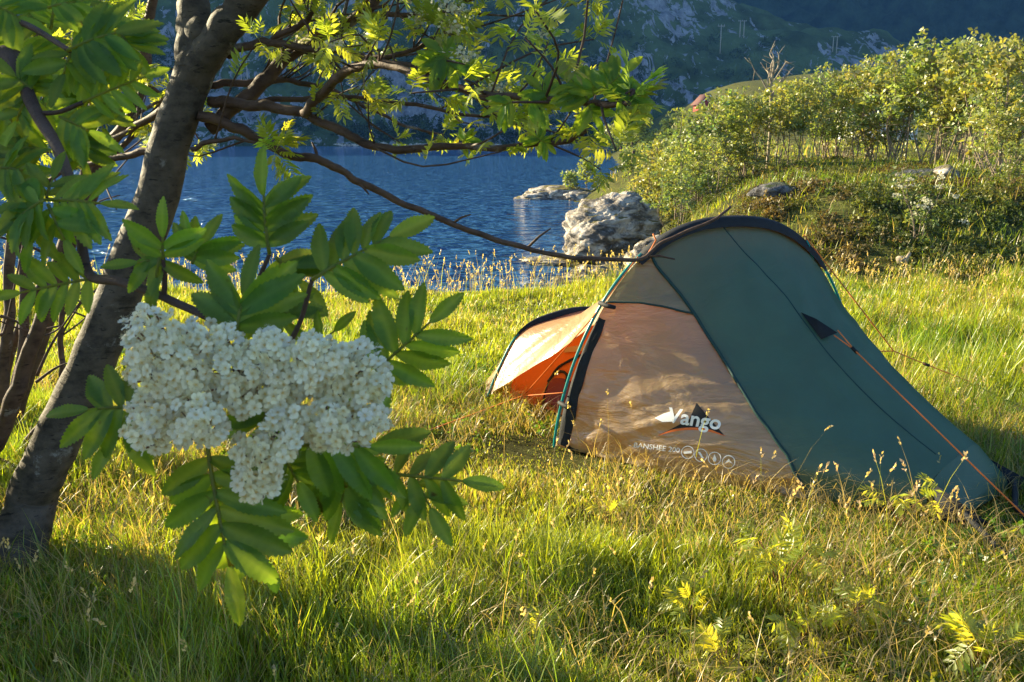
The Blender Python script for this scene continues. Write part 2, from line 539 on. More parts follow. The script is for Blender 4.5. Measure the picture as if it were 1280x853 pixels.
def mountain(name, label, az0, az1, r0, r1, r2, elev, mat, seed, amp, na=260, nr=120, base=-2.0):
    az = np.radians(np.linspace(az0, az1, na)); r = np.concatenate([np.linspace(r0, r1, int(nr * .8)), np.linspace(r1, r2, int(nr * .25))[1:]])
    A, R_ = np.meshgrid(az, r, indexing='ij')
    X, Y = R_ * np.sin(A), R_ * np.cos(A)
    t = np.clip((R_ - r0) / (r1 - r0), 0, 1)
    hc = r1 * np.tan(np.radians(np.interp(np.degrees(A), *elev)))
    prof = .10 * t + .90 * sstep(-.25, 1.12, t) ** 1.25
    prof = (prof - prof.min()) / (prof.max() - prof.min())
    back = 1 - .5 * np.clip((R_ - r1) / (r2 - r1), 0, 1)
    n1 = fbm(X * .018, Y * .018, seed, 5, .55)
    n2 = 1 - np.abs(fbm(X * .05, Y * .04, seed + 9, 4, .55))
    w = sstep(.05, .3, t)
    Z = base + hc * prof * back + w * amp * (n1 + .5 * (n2 - .6))
    n, k = A.shape
    i, j = np.meshgrid(np.arange(n - 1), np.arange(k - 1), indexing='ij')
    Q = np.stack([i * k + j, i * k + j + 1, (i + 1) * k + j + 1, (i + 1) * k + j], -1).reshape(-1, 4)
    o = npmesh(name, np.stack([X, Y, Z], -1).reshape(-1, 3), Q[:, ::-1], mat, smooth=True)
    tag(o, label, 'mountain', kind='structure')
    return o
mt_near = mountain('mountain', 'steep rocky mountainside in shade across the lake', -50, 46, 284, 425, 560,
                   ([-50, -46, -40, 2, 11.7, 18, 24.3, 30, 46], [2, 9, 14.5, 14, 8.8, 6.1, 4.6, 3.7, 3]),
                   mountain_material('mountain_rock', (.075, .11, .045), (.14, .15, .18), (.36, .38, .43), .988), 3, 7)
mt_far = mountain('mountain', 'dark blue farther mountain above the trees at the right', -6, 62, 640, 1000, 1300,
                  ([-6, 62], [17, 17]), mountain_material('far_mountain_rock', (.032, .055, .035), (.06, .07, .09), (.16, .17, .2), 1.10), 13, 22, 160, 90)

mountain('mountain', 'unseen massif added to shade the lake mountainside', -64, 12, 570, 760, 930, ([-64, -58, 4, 12], [8, 18, 20, 12]), mt_far.data.materials[0], 23, 14, 110, 50)  # hidden ridge added to keep the sun off the lake slope
mountain('mountain', 'unseen massif added to shade the farther mountain', -44, 20, 1010, 1160, 1400, ([-44, -34, 14, 20], [12, 31, 31, 14]), mt_far.data.materials[0], 29, 20, 90, 40)  # hidden ridge added to keep the sun off the farther mountain

def bvh(o):
    me = o.data
    return BVHTree.FromPolygons([o.matrix_world @ v.co for v in me.vertices], [tuple(p.vertices) for p in me.polygons])
MT_BVH = bvh(mt_near)

def hit(tree, px, py):
    d = Vector(ray(px, py)).normalized()
    return tree.ray_cast(Vector(CAMP), d)

# ------------------------------------------------------------------ leaf templates
def leaflet_template(n=4, w=.34, fold=.18, droop=.12):
    """a pointed leaflet along x, length 1: columns left, midrib, right"""
    t = np.linspace(0, 1, n + 1)
    hw = .5 * w * np.sin(np.pi * np.clip(t * .96 + .04, 0, 1) ** .8) ** .75
    hw[-1] = .012; hw[0] = .02
    z = -droop * t ** 2
    V = np.concatenate([np.stack([t, hw, z + fold * hw * 1.2], -1), np.stack([t, 0 * t, z], -1), np.stack([t, -hw, z + fold * hw * 1.2], -1)])
    k = n + 1
    i = np.arange(n)
    Q = np.concatenate([np.stack([k + i, k + i + 1, i + 1, i], -1), np.stack([2 * k + i, 2 * k + i + 1, k + i + 1, k + i], -1)])
    return V, Q

def pinnate_template(seed, pairs=5, n=2, w=.33, L_=.36):
    """a whole compound leaf, length about 1 along x, leaflets in pairs"""
    r = np.random.default_rng(seed)
    lv, lq = leaflet_template(n, w, .25, .15)
    V, Q, o = [], [], 0
    sag = lambda t: -.16 * t * t
    for i in range(pairs + 1):
        t = .24 + .52 * i / pairs if i < pairs else .74
        for s in ((1, -1) if i < pairs else (0,)):
            ang = s * (math.radians(62) - .25 * i / pairs + r.normal() * .08)
            d = np.array([math.cos(ang), math.sin(ang), -.18 + r.normal() * .10])
            nn = np.array([0, 0, 1.0]) + r.normal(size=3) * .18
            Mx = frames(d[None], nn[None], [L_ * (.8 + .25 * math.sin(math.pi * (i + .6) / (pairs + 1))) * r.uniform(.92, 1.08)])[0]
            V.append(lv @ Mx.T + np.array([t, 0, sag(t)])); Q.append(lq + o); o += len(lv)
    a = np.array([[0, .008, 0], [0, -.008, 0], [.4, -.007, sag(.4)], [.4, .007, sag(.4)], [.78, -.003, sag(.78)], [.78, .003, sag(.78)]])
    V.append(a); Q.append(np.array([[0, 1, 2, 3], [3, 2, 4, 5]]) + o)
    return np.vstack(V), np.vstack(Q)
PINN = [pinnate_template(s, p) for s, p in ((1, 5), (2, 4), (3, 6), (4, 5))]
PINN_LO = [pinnate_template(s, p, 1, .42, .42) for s, p in ((5, 3), (6, 2), (7, 3))]

def clump_template(seed, n=5, w=.62):
    """a spray of n broad simple leaves, radius about 1"""
    r = np.random.default_rng(seed)
    lv, lq = leaflet_template(1, w, .2, .1)
    lv2 = np.array([[0, 0, 0], [.5, w / 2, .05], [1, 0, -.08], [.5, -w / 2, .05]])
    V, Q = [], []
    for i in range(n):
        d = nrm(r.normal(size=3) + np.array([0, 0, .35]))
        nn = nrm(np.array([0, 0, 1.0]) + r.normal(size=3) * .6)
        Mx = frames(d[None], nn[None], [r.uniform(.6, 1)])[0]
        V.append(lv2 @ Mx.T + d * .1); Q.append(np.array([[0, 1, 2, 3]]) + 4 * i)
    return np.vstack(V), np.vstack(Q)
CLUMP = [clump_template(s) for s in range(20, 25)]

def scatter(mb, templates, pos, dirs, norms, size, cols, rng=RNG):
    pos, dirs, norms = (np.asarray(a, float) for a in (pos, dirs, norms))
    size = np.ones(len(pos)) * np.asarray(size, float)
    cols = np.ones((len(pos), 3)) * np.asarray(cols, float)
    pick = rng.integers(0, len(templates), len(pos))
    for k, (tv, tq) in enumerate(templates):
        s = pick == k
        if s.any():
            mb.stamp(tv, tq, None, pos[s], frames(dirs[s], norms[s], size[s]), cols[s])

def tone(m, lo=.75, hi=1.25, warm=.12, rng=RNG):
    b = rng.uniform(lo, hi, (m, 1)); w = rng.normal(size=(m, 1)) * warm
    return np.clip(b * np.concatenate([1 + w, np.ones((m, 1)), 1 - w], 1), .2, 2)

# ------------------------------------------------------------------ the tent
TA = onz(698, 558)[:2]
_az = .30095621
TU = np.array([math.cos(_az), math.sin(_az), 0]); TV = np.array([math.sin(_az), -math.cos(_az), 0])
HW, HT, E1, E2, LEAN = .8667, 1.0985, .80367, 1.29991, .05847
TC = np.array([TA[0], TA[1], 0]) + TU * HW

def hoop(s, k=1.0, hk=1.0, near=1.0):
    th = np.pi * np.clip(np.asarray(s, float), 0, 1)
    a, b = np.cos(th), np.clip(np.sin(th), 0, 1)
    x = -HW * k * np.sign(a) * np.abs(a) ** E1
    x = np.where(x < 0, x * near, x)
    z = HT * hk * b ** E2
    return TC + x[..., None] * TU + z[..., None] * np.array([0, 0, 1.]) + (LEAN * z / HT)[..., None] * TV

# head hoop: near foot, sleeve start, apex, far foot
SB = onz(608, 503)
_sp_pts = [SB, at(625, 460, 5.0), at(650, 417, 5.07), at(690, 399, 5.24), at(737, 387, 5.45)]
_tip = _sp_pts[-1]
_far = np.array([1.15, 5.85, 0.0])
_sp_pts += [_tip + np.array([.28, .22, -.05]), (_tip + _far) / 2 + np.array([.28, .16, .06]), _far]
HEAD = catmull(_sp_pts, 61)
HEAD[:, 2] = np.maximum(HEAD[:, 2], 0)

def head(s):
    q = np.clip(np.asarray(s, float), 0, 1) * 60
    i = np.minimum(q.astype(int), 59); f = (q - i)[..., None]
    return HEAD[i] * (1 - f) + HEAD[i + 1] * f

# foot hoop
FN, FT, FF = onz(1160, 640), None, onz(1229, 602)
_fl = [FN, FN + np.array([.02, .03, .12]), at(1196, 571, 3.56), at(1222, 556, 3.68), at(1231, 583, 3.80), FF]
FOOT = catmull(_fl, 61); FOOT[:, 2] = np.maximum(FOOT[:, 2], 0)

def foot(s):
    q = np.clip(np.asarray(s, float), 0, 1) * 60
    i = np.minimum(q.astype(int), 59); f = (q - i)[..., None]
    return FOOT[i] * (1 - f) + FOOT[i + 1] * f

def body(s, t):
    s, t = np.broadcast_arrays(np.asarray(s, float), np.asarray(t, float))
    p = hoop(s) * (1 - t)[..., None] + foot(s) * t[..., None]
    sag = (.07 * 4 * t * (1 - t) * np.sin(np.pi * s) ** .7 * sstep(.1, .4, s) - .11 * np.sin(np.pi * np.clip(t / 1.05, 0, 1)) ** 1.0 * sstep(.34, .06, s) * sstep(0, .02, s + .01))
    n = nrm(p - (TC * (1 - t)[..., None] + (FN + FF) / 2 * t[..., None]) - np.array([0, 0, .1]))
    p = p - n * sag[..., None]
    wr = .007 * fbm(s * 26 + t * 9, t * 5 - s * 3, 41, 3) * np.clip(1.1 - t, .25, 1) * sstep(0, .08, t)
    front = sstep(.42, .30, s + .12 * t) * sstep(.0, .10, t) * sstep(.80, .5, t)
    wr = wr + front * (.0065 * fbm((s - .34 * t) * 30, t * 2.6 + s * 2, 45, 3) + .010 * vn((s - .2 * t) * 9, t * 3, 46))
    wr = wr + (1 - front) * (.009 * vn((s - .15 * t) * 18, t * 1.6, 47) + .004 * vn((s + .22 * t) * 40, t * 3.0, 48)) * np.sin(np.pi * np.clip(t, 0, 1))
    return p + n * wr[..., None]

tent = empty('tent', (TC[0], TC[1], 0))
tag(tent, 'green and tan tunnel tent with orange guy lines pitched on the sunlit meadow', 'tent')
tent_off = -np.array([TC[0], TC[1], 0])

def tpart(name, v, q, mat, smooth=True, t=None):
    return npmesh(name, np.asarray(v).reshape(-1, 3) + tent_off, q, mat, tent, smooth, None, t)

def grid(P):
    n, k = P.shape[:2]
    i, j = np.meshgrid(np.arange(n - 1), np.arange(k - 1), indexing='ij')
    return P.reshape(-1, 3), np.stack([i * k + j, (i + 1) * k + j, (i + 1) * k + j + 1, i * k + j + 1], -1).reshape(-1, 4)

def ttube(name, pts, r, mat, k=8, parent=None, also=()):
    m = MB(); m.tube(np.asarray(pts) + tent_off, r, k)
    for p_, r_, k_ in also: m.tube(np.asarray(p_) + tent_off, r_, k_)
    return m.build(name, mat, parent or tent, True, False)

# the seam that parts the front panel from the body runs from (S1, 0) to (0, T1) in panel coordinates
T1 = .760
def seam_s(t): return np.interp(t, [0, .04, .151, .224, .36, .495, .61, .689, .729, .760], [.365, .351, .334, .317, .272, .221, .168, .120, .066, 0])
def hem_s(t): return .258 + .27 * np.asarray(t)
nt_, ns_ = 60, 40
# body panel: s from the seam (or the ground) to the far side
tt = np.linspace(0, 1, 110)
slo = np.clip(seam_s(tt), 0, 1)
Pb = np.stack([body(lo + (1 - lo) * np.linspace(0, 1, 90), np.full(90, t)) for lo, t in zip(slo, tt)])
body_panel = tpart('body_panel', *grid(Pb), M['fly_green'])
# lower front panel: between ground, pole and seam; upper gusset above SH
t_h = .224
tf = np.linspace(0, T1, 150)
Pf = np.stack([body(np.linspace(0, min(float(hem_s(t)), max(float(seam_s(t)), 1e-4)), 110), np.full(110, t)) for t in tf])
front_panel = tpart('front_panel', *grid(Pf), M['fly_tan'])
tag(front_panel, 'sunlit tan lower front panel with printed lettering')
tg = np.linspace(0, t_h, 60)
Pg = np.stack([body(np.linspace(float(hem_s(t)), max(float(seam_s(t)), float(hem_s(t)) + 1e-4), 30), np.full(30, t)) for t in tg])
tpart('gusset_panel', *grid(Pg), M['fly_green_lit'])
# seams
sm = [body(np.array([max(float(seam_s(t)), 0)]), np.array([t]))[0] for t in np.linspace(0, T1, 50)]
lift = np.array([-.004, -.006, .004])
ttube('seam', np.array(sm) + lift, .008, M['trim'], 6)
sm2 = [body(np.array([float(hem_s(t))]), np.array([t]))[0] for t in np.linspace(.0, t_h, 24)]
ttube('seam', np.array(sm2) + lift, .005, M['trim'], 6)
sm3 = [body(np.array([.488 - .24 * max(0, t - .3) ** 1.2]), np.array([t]))[0] for t in np.linspace(.0, .96, 50)]
ttube('seam', np.array(sm3) + np.array([0, .001, 0]), .0035, M['trim'], 6)
sm4 = [body(np.array([.80 - .06 * t]), np.array([t]))[0] for t in np.linspace(.0, .98, 50)]
ttube('seam', np.array(sm4), .0035, M['trim'], 6)

# foot end closure with its two black corners
fe = FOOT.copy(); out_dir = nrm(np.array([.75, -.45, 0]))
rows = []
for k in np.linspace(0, 1, 8):
    q = fe.copy(); q[:, 2] *= (1 - k) ** 1.2; q += out_dir * (.13 * math.sin(k * math.pi / 2))
    mid = q.mean(0); q[:, :2] = q[:, :2] * (1 - .12 * k) + mid[:2] * .12 * k
    rows.append(q)
tpart('end_panel', *grid(np.array(rows)), M['fly_green'])
def corner(p, d):
    p = np.asarray(p); d = nrm(np.array([*d, 0.])); s_ = np.array([-d[1], d[0], 0])
    m = MB()
    m.add([p + s_ * .07 + [0, 0, .01], p - s_ * .07 + [0, 0, .01], p + d * .16 + [0, 0, .012], p - d * .07 + [0, 0, .13],
           p + s_ * .065 - [0, 0, .01], p - s_ * .065 - [0, 0, .01], p + d * .16 - [0, 0, .004]],
          None, [(0, 2, 3), (3, 2, 1), (0, 3, 1), (4, 5, 6), (0, 4, 6), (0, 6, 2), (1, 2, 6), (1, 6, 5)])
    m.v = [v + tent_off for v in m.v]
    return m.build('corner_patch', M['sleeve'], tent, False, False)
corner(FN + out_dir * .03 + np.array([.03, -.01, 0]), (.6, -.5)); corner(FF + out_dir * .05, (.8, -.15))
ttube('peg_strap', [FF + out_dir * .12 + [0, 0, .03], onz(1268, 640) + [0, 0, .02], onz(1300, 662)], .012, M['sleeve'], 6)
ttube('peg_strap', [FN + out_dir * .12 + [0, 0, .03], onz(1232, 676) + [0, 0, .02], onz(1262, 700)], .012, M['sleeve'], 6)

# poles and sleeves
sv = np.linspace(0, 1, 80)
ttube('pole', hoop(np.linspace(0, .355, 40)) + np.array([-.022, -.015, 0]), .0075, M['pole_teal'], 10)
HS = hoop(np.linspace(.335, .70, 60))
cen = TC + np.array([0, 0, .35])
ro = nrm(HS - cen)
w_ = (.012 + .013 * np.sin(np.pi * np.linspace(0, 1, 60)) ** .5)[:, None]
prof = [HS + ro * w_ * a + TV * b for a, b in ((-.3, -.035), (.9, -.03), (1.2, 0), (.8, .03), (-.9, .046))]
tpart('pole_sleeve', *grid(np.array(prof)), M['sleeve'])
tag(bpy.data.objects['pole_sleeve'], 'black sleeve over the top of the main hoop')
ttube('pole', hoop(np.linspace(.70, 1, 30)) + np.array([.02, .01, .0]), .0075, M['pole_teal'], 8)
ttube('pole', HEAD[:18] + np.array([-.006, -.006, .0]), .0065, M['pole_teal'], 8)
HSl = HEAD[15:36]; up = np.array([0, 0, 1.]); w2 = (.012 + .022 * np.sin(np.pi * np.linspace(0, 1, 21)))[:, None]
dn = np.array([-.3, -.55, 0])
prof = [HSl + dn * w2 * 1.1 - up * w2 * .9, HSl + up * w2 * .9 + dn * w2, HSl + up * w2 * 1.2 - dn * w2, HSl - up * w2 * .4 - dn * w2 * 1.2]
tpart('pole_sleeve', *grid(np.array(prof)), M['sleeve'])
# dark rolled door edge beside the near pole leg
s1 = np.linspace(.012, .235, 40)
strip = []
for k in np.linspace(0, 1, 9):
    tt_ = .050 * k * (1 - .45 * np.linspace(0, 1, 40) ** 2)
    q = np.array([body(np.array([u_]), np.array([w_]))[0] for u_, w_ in zip(s1, tt_)])
    q = q + np.array([-.5, -.85, .1]) * (.008 + .008 * math.sin(k * math.pi) ** .7) * (1 if 0 < k < 1 else .3)
    q[:, :] += np.outer(.008 * vn(np.linspace(0, 9, 40), np.full(40, k * 2), 5), TV)
    strip.append(q)
tpart('door_edge', *grid(np.array(strip)), M['sleeve'])
tag(bpy.data.objects['door_edge'], 'dark rolled door edge beside the near pole')
for s0 in (.098, .258):
    p0 = hoop(np.array([s0]))[0]
    ttube('pole_clip', [p0 + np.array([-.035, -.03, .004]), p0 + TV * .05 + np.array([-.02, -.035, 0]), p0 + TV * .10 + np.array([.0, -.012, -.004])], [.012, .011, .010], M['sleeve'], 6)

# porch fabric from the main hoop to the head hoop
SLO = .225
Pp = []
for t in np.linspace(0, 1, 50):
    slow = SLO * (1 - t) ** 1.15 + .035 * t
    s = slow + (1 - slow) * np.linspace(0, 1, 60)
    sh = np.clip((s - slow) / (1 - slow), 0, 1)
    a = hoop(SLO + (1 - SLO) * sh); b = head(.035 + (.965) * sh)
    # the head end hangs slack between pole and ground
    p = a * (1 - t) + b * t
    p = p - np.array([0, 0, 1.]) * (.16 * 4 * t * (1 - t) * np.sin(np.pi * np.clip(sh * 1.0 + .02, 0, 1)) ** .8)[:, None] * (1 - .3 * t)
    p = p + np.outer(.014 * fbm(sh * 8 + t * 2, np.full(60, t * 3.0) + sh * 9, 51, 3) * math.sin(math.pi * min(1, t * 1.0 + .02)) ** .5, np.array([-.4, -.75, .5]))
    p[:, 2] = np.maximum(p[:, 2], .01)
    Pp.append(p)
Pp = np.array(Pp)
porch = tpart('porch_panel', *grid(Pp), M['fly_tan'])
tag(porch, 'sunlit cream tan porch fabric behind the open door')
# head end closure behind the small hoop
rows = []
for k in np.linspace(0, 1, 8):
    q = HEAD[2:].copy(); q[:, 2] *= (1 - k) ** 1.1; q += np.array([-.18, .42, 0]) * math.sin(k * math.pi / 2) * .55
    rows.append(q)
tpart('head_panel', *grid(np.array(rows)), M['fly_tan'])

# inner tent: orange, seen through the open door
def shrink(P, c, k, kz):
    q = (P - c) * np.array([k, k, kz]) + c
    return q
hc = np.array([TC[0], TC[1], 0.])
ih = lambda s: hoop(s, .86, .86, .62)
fc = (FN + FF) / 2
hd0 = HEAD * 1.0
hcn = np.array([(HEAD[0][0] + HEAD[-1][0]) / 2, (HEAD[0][1] + HEAD[-1][1]) / 2, 0])
s = np.linspace(0, 1, 60)
A_ = ih(s); F_ = shrink(foot(s), fc, .55, .5) * np.array([1, 1, 1]); H_ = shrink(head(.02 + .98 * s), hcn, .93, .78) + np.array([.06, .02, 0])
F_ = F_ - TV * .12
rows = [F_ * (1 - k) + A_ * k - np.outer(np.sin(np.pi * s), [0, 0, .12 * 4 * k * (1 - k)]) for k in np.linspace(0, 1, 30)] + [A_ * (1 - k) + H_ * k - np.outer(np.sin(np.pi * s), [0, 0, .10 * 4 * k * (1 - k)]) for k in np.linspace(.05, 1, 24)]
rows += [np.stack([H_[:, 0], H_[:, 1], H_[:, 2] * k], -1) for k in (.6, .2, 0)]
inner = tpart('inner_tent', *grid(np.array(rows)), M['inner'])
tag(inner, 'orange inner tent showing in the open doorway')
INN = BVHTree.FromPolygons([v.co - Vector(tent_off) for v in inner.data.vertices], [tuple(p.vertices) for p in inner.data.polygons])
def on_surface(tree, pts, off):
    out = []
    for px, py in pts:
        h_ = hit(tree, px, py)
        if h_[0] is None: continue
        n = h_[1] if h_[1].dot(Vector(ray(px, py))) < 0 else -h_[1]
        out.append(np.array(h_[0] + n * off))
    return np.array(out)
zip1 = on_surface(INN, catmull([(737, 440), (712, 452), (697, 462), (687, 480), (681, 500), (680, 515)], 24), .008)
if len(zip1) > 3: ttube('door_zip', zip1, .007, M['sleeve'], 6)
zip2 = on_surface(INN, catmull([(686, 478), (694, 468), (704, 465), (710, 470), (709, 478)], 20), .008)
if len(zip2) > 3: ttube('door_zip', zip2, .008, M['sleeve'], 6)
band = [on_surface(INN, catmull(c, 14), .009) for c in ([(708, 436), (720, 434), (732, 432)], [(706, 442), (718, 441), (730, 440)])]
if len(band[0]) == len(band[1]) and len(band[0]) > 2: tpart('vent_band', *grid(np.array(band)), M['fly_tan'])
red = [on_surface(INN, catmull(c, 14), .012) for c in ([(686, 480), (694, 474), (706, 474), (720, 480)], [(683, 494), (694, 492), (706, 494), (722, 500)], [(683, 508), (694, 510), (706, 512), (722, 514)])]
M['maroon'] = fabric('inner_door_mesh', (.20, .025, .02), .2, .03, .5, .3)
if min(map(len, red)) == max(map(len, red)) and len(red[0]) > 2: tpart('mesh_door', *grid(np.array(red)), M['maroon'])

# groundsheet edge under the flysheet
gs = [body(np.array([0.]), np.array([t]))[0] for t in np.linspace(0.02, 1, 40)]
gs = np.array(gs); gs[:, 2] = .012
ttube('groundsheet_edge', gs + np.array([.02, -.005, 0]), .022, M['sleeve'], 6)

# triangular guy patch on the body, with its cord
BB = bvh(body_panel); 
def bodyhit(tree, px, py, off):
    h_ = tree.ray_cast(Vector(CAMP) + Vector(tent_off), Vector(ray(px, py)).normalized())
    if h_[0] is None: return None
    n = h_[1] if h_[1].dot(Vector(ray(px, py))) < 0 else -h_[1]
    return np.array(h_[0] + n * off) - tent_off
BB = BVHTree.FromPolygons([v.co for v in body_panel.data.vertices], [tuple(p.vertices) for p in body_panel.data.polygons])
FB = BVHTree.FromPolygons([v.co for v in front_panel.data.vertices], [tuple(p.vertices) for p in front_panel.data.polygons])
a_, b_, c_ = bodyhit(BB, 1001, 391, .003), bodyhit(BB, 1026, 425, .004), bodyhit(BB, 1037, 412, .004)
tip = bodyhit(BB, 1040, 424, .05)
tpart('guy_patch', [a_, b_, tip, c_, (a_ + tip) / 2 + np.array([-.02, -.02, .02])], None, M['sleeve'], False, [(0, 1, 4), (0, 4, 3), (4, 1, 2), (4, 2, 3)])
PEG1 = onz(1296, 670)
mid1 = tip + (PEG1 - tip) * .10
ttube('guy_line', [mid1, PEG1 + np.array([0, 0, .03])], .0034, M['cord'], 6, None,
      [([tip + [.0, 0, .012], mid1], .0028, 6), ([tip + [-.015, 0, -.012], mid1], .0028, 6)])
ttube('cord_slider', [mid1 + [-.012, .004, .012], mid1 + [.014, -.004, -.014]], .009, M['sleeve'], 6)
# far guy line from the hoop to the meadow behind
top = hoop(np.array([.628]))[0] + np.array([.015, -.03, .035])
PEG2 = onz(1235, 490)
k1 = at(1117, 439, 4.62); k2 = at(1158, 456, 4.75)
ttube('guy_line', [top, k1, k2, PEG2 + [0, 0, .02]], .0034, M['cord'], 6, None, [([k1, k1 + np.array([-.25, .02, -.01])], .003, 6)])
ttube('cord_slider', [k2 + [-.016, 0, .006], k2 + [.016, 0, -.006]], .009, M['sleeve'], 6)
# tension band under the hoop and the loop at the sleeve end
e0 = hoop(np.array([.36]))[0]
ttube('cord_loop', [e0 + [-.02, -.03, -.03], e0 + [.01, -.04, .02], e0 + [.03, -.04, .06], e0 + [.015, -.04, .09]], .0045, M['cord'], 6)
g0 = top + np.array([.02, .01, -.03])
ttube('tension_strap', [g0, g0 + np.array([.06, .03, -.13]), g0 + np.array([.10, .05, -.24])], .007, M['pole_teal'], 6)
# porch guy lines running to the left
peg3 = onz(652, 508); peg4 = onz(470, 570)
pa = hoop(np.array([.235]))[0] + np.array([-.03, -.02, 0]); pb = hoop(np.array([.115]))[0] + np.array([-.03, -.02, 0])
ttube('guy_line', [hoop(np.array([.35]))[0] + [-.03, -.03, 0], pa, peg3 + [0, 0, .05]], .0034, M['cord'], 6)
ttube('guy_line', [pb, peg3 + [0, 0, .06], peg4 + [0, 0, .03]], .0034, M['cord'], 6)
for p in (PEG1, PEG2, peg3, peg4, onz(1300, 662), onz(1262, 700)):
    ttube('peg', [p + [0, 0, -.08], p + [0, 0, .035], p + [.012, 0, .045], p + [.02, 0, .03]], .004, M['grey_pole'], 6)

# ---- printing on the panel: laid out flat, then wrapped on the fabric
def text_mesh(body_, size, bold=0.0, shear=0.0):
    cu = bpy.data.curves.new('t', 'FONT'); cu.body = body_; cu.size = size; cu.offset = bold; cu.shear = shear
    cu.resolution_u = 4
    ob = bpy.data.objects.new('t', cu); COL.objects.link(ob)
    dg = bpy.context.evaluated_depsgraph_get()
    me = bpy.data.meshes.new_from_object(ob.evaluated_get(dg))
    bm = bmesh.new(); bm.from_mesh(me)
    bmesh.ops.triangulate(bm, faces=bm.faces[:])
    bmesh.ops.subdivide_edges(bm, edges=[e for e in bm.edges if e.calc_length() > size * .15], cuts=2)
    bmesh.ops.triangulate(bm, faces=bm.faces[:])
    v = np.array([p.co for p in bm.verts])[:, :2]; f = [tuple(q.index for q in p.verts) for p in bm.faces]
    bm.free(); bpy.data.objects.remove(ob); bpy.data.curves.remove(cu); bpy.data.meshes.remove(me)
    return v, f

def wrap(name, v2, tris, mat, off, parent=None):
    P, bad = [], set()
    for i, (px, py) in enumerate(v2):
        q = bodyhit(FB, px, py, off)
        if q is None: bad.add(i); q = np.zeros(3)
        P.append(q)
    tris = [t for t in tris if not (set(t) & bad)]
    o = npmesh(name, np.array(P) + tent_off, None, mat, parent or tent, False, None, tris)
    return o

def place2(v, o, ex, ey):
    return np.array(o) + v[:, :1] * np.array(ex) + v[:, 1:2] * np.array(ey)

def fill2(poly, n=1):
    bm = bmesh.new()
    vs = [bm.verts.new((x, y, 0)) for x, y in poly]
    f = bm.faces.new(vs)
    bmesh.ops.triangulate(bm, faces=[f])
    for _ in range(n):
        bmesh.ops.subdivide_edges(bm, edges=bm.edges[:], cuts=1)
        bmesh.ops.triangulate(bm, faces=bm.faces[:])
    v = np.array([p.co for p in bm.verts])[:, :2]; t = [tuple(q.index for q in p.verts) for p in bm.faces]
    bm.free(); return v, t

v, t = fill2([(871, 504), (905, 544), (893, 539), (876, 536.5), (858, 536), (840, 539), (823, 544), (838, 537), (862, 524)], 2)
logo = wrap('logo_triangle', v, t, M['black_print'], .003)
arc_top = catmull([(823, 544.2), (842, 536.8), (866, 534.6), (888, 537.2), (907, 545)], 24)
arc_bot = catmull([(823, 544.6), (843, 539.6), (866, 537.6), (888, 540.2), (907, 545.4)], 24)
v = np.vstack([arc_top, arc_bot]); n_ = 24
t = [q for i in range(n_ - 1) for q in ((i, i + 1, n_ + i + 1), (i, n_ + i + 1, n_ + i))]
wrap('logo_swoosh', v, t, M['orange_print'], .0042)
tv_, tf_ = text_mesh('Vango', 1.0, .022, .15)
tv_[:, 0] /= tv_[:, 0].max()
wrap('logo_lettering', place2(tv_, (834, 527), (67, 10.5), (1.2, -25.5)), tf_, M['white_print'], .005)
v, t = fill2([(818.5, 523), (829, 517.5), (839, 514.5), (841, 527), (828, 527.5)], 1)
wrap('logo_flash', v, t, M['white_print'], .0036)
tv_, tf_ = text_mesh('- BANSHEE 200', 1.0, .012, .1)
tv_[:, 0] /= tv_[:, 0].max()
wrap('model_lettering', place2(tv_, (786, 558.5), (64, 7.5), (.3, -9.0)), tf_, M['white_print'], .004)
def ring(cx, cy, r, w):
    a = np.linspace(0, 2 * np.pi, 28, endpoint=False)
    v = np.vstack([np.stack([cx + r * np.cos(a), cy + r * np.sin(a)], -1), np.stack([cx + (r - w) * np.cos(a), cy + (r - w) * np.sin(a)], -1)])
    t = [q for i in range(28) for q in ((i, (i + 1) % 28, 28 + (i + 1) % 28), (i, 28 + (i + 1) % 28, 28 + i))]
    return v, t
for k, (cx, cy) in enumerate(((860, 565.5), (876.5, 569), (893.5, 573), (911, 577.5))):
    v, t = ring(cx, cy, 8.3, 1.0)
    if k == 2: v2, t2 = fill2([(cx, cy - 5), (cx + 2.5, cy + 1), (cx + 1.5, cy + 4), (cx - 1.5, cy + 4), (cx - 2.5, cy + 1)], 0)
    elif k == 0: v2, t2 = fill2([(cx - 5, cy - 1), (cx + 5, cy - 2), (cx + 5, cy + 1), (cx - 5, cy + 2)], 0)
    elif k == 1: v2, t2 = fill2([(cx - 4, cy - 4), (cx - 1, cy - 4), (cx + 4, cy + 4), (cx + 1, cy + 4)], 0)
    else: v2, t2 = fill2([(cx - 5, cy + 2), (cx, cy - 4), (cx + 5, cy + 2), (cx, cy + 0)], 0)
    m_ = len(v)
    wrap('badge', np.vstack([v, v2]), t + [tuple(i + m_ for i in q) for q in t2], M['white_print'], .004)

# ------------------------------------------------------------------ rowan trees of the middle distance
def path(pts, y0, y1, n=None):
    k = len(pts)
    w = [at(px, py, y0 + (y1 - y0) * i / max(1, k - 1)) for i, (px, py) in enumerate(pts)]
    return catmull(w, n or k * 5)

def pixel(p):
    q = np.asarray(p, float) - CAMP
    z = q @ FWD
    return 640 + F_PX * (q @ RIGHT) / z, 426.5 - F_PX * (q @ UP) / z

tree = empty('rowan_tree', onz(28, 700))
tag(tree, 'rowan with thick grey forked trunk leaning right, dark branches reaching over the lake', 'tree')
toff = -np.array(tree.location)

def rough(p, amp):
    p = p.copy(); n = len(p)
    for a in range(3): p[:, a] += amp * fbm(np.linspace(0, n / 4.0, n), np.full(n, a * 7.7), 61 + a, 3)
    return p

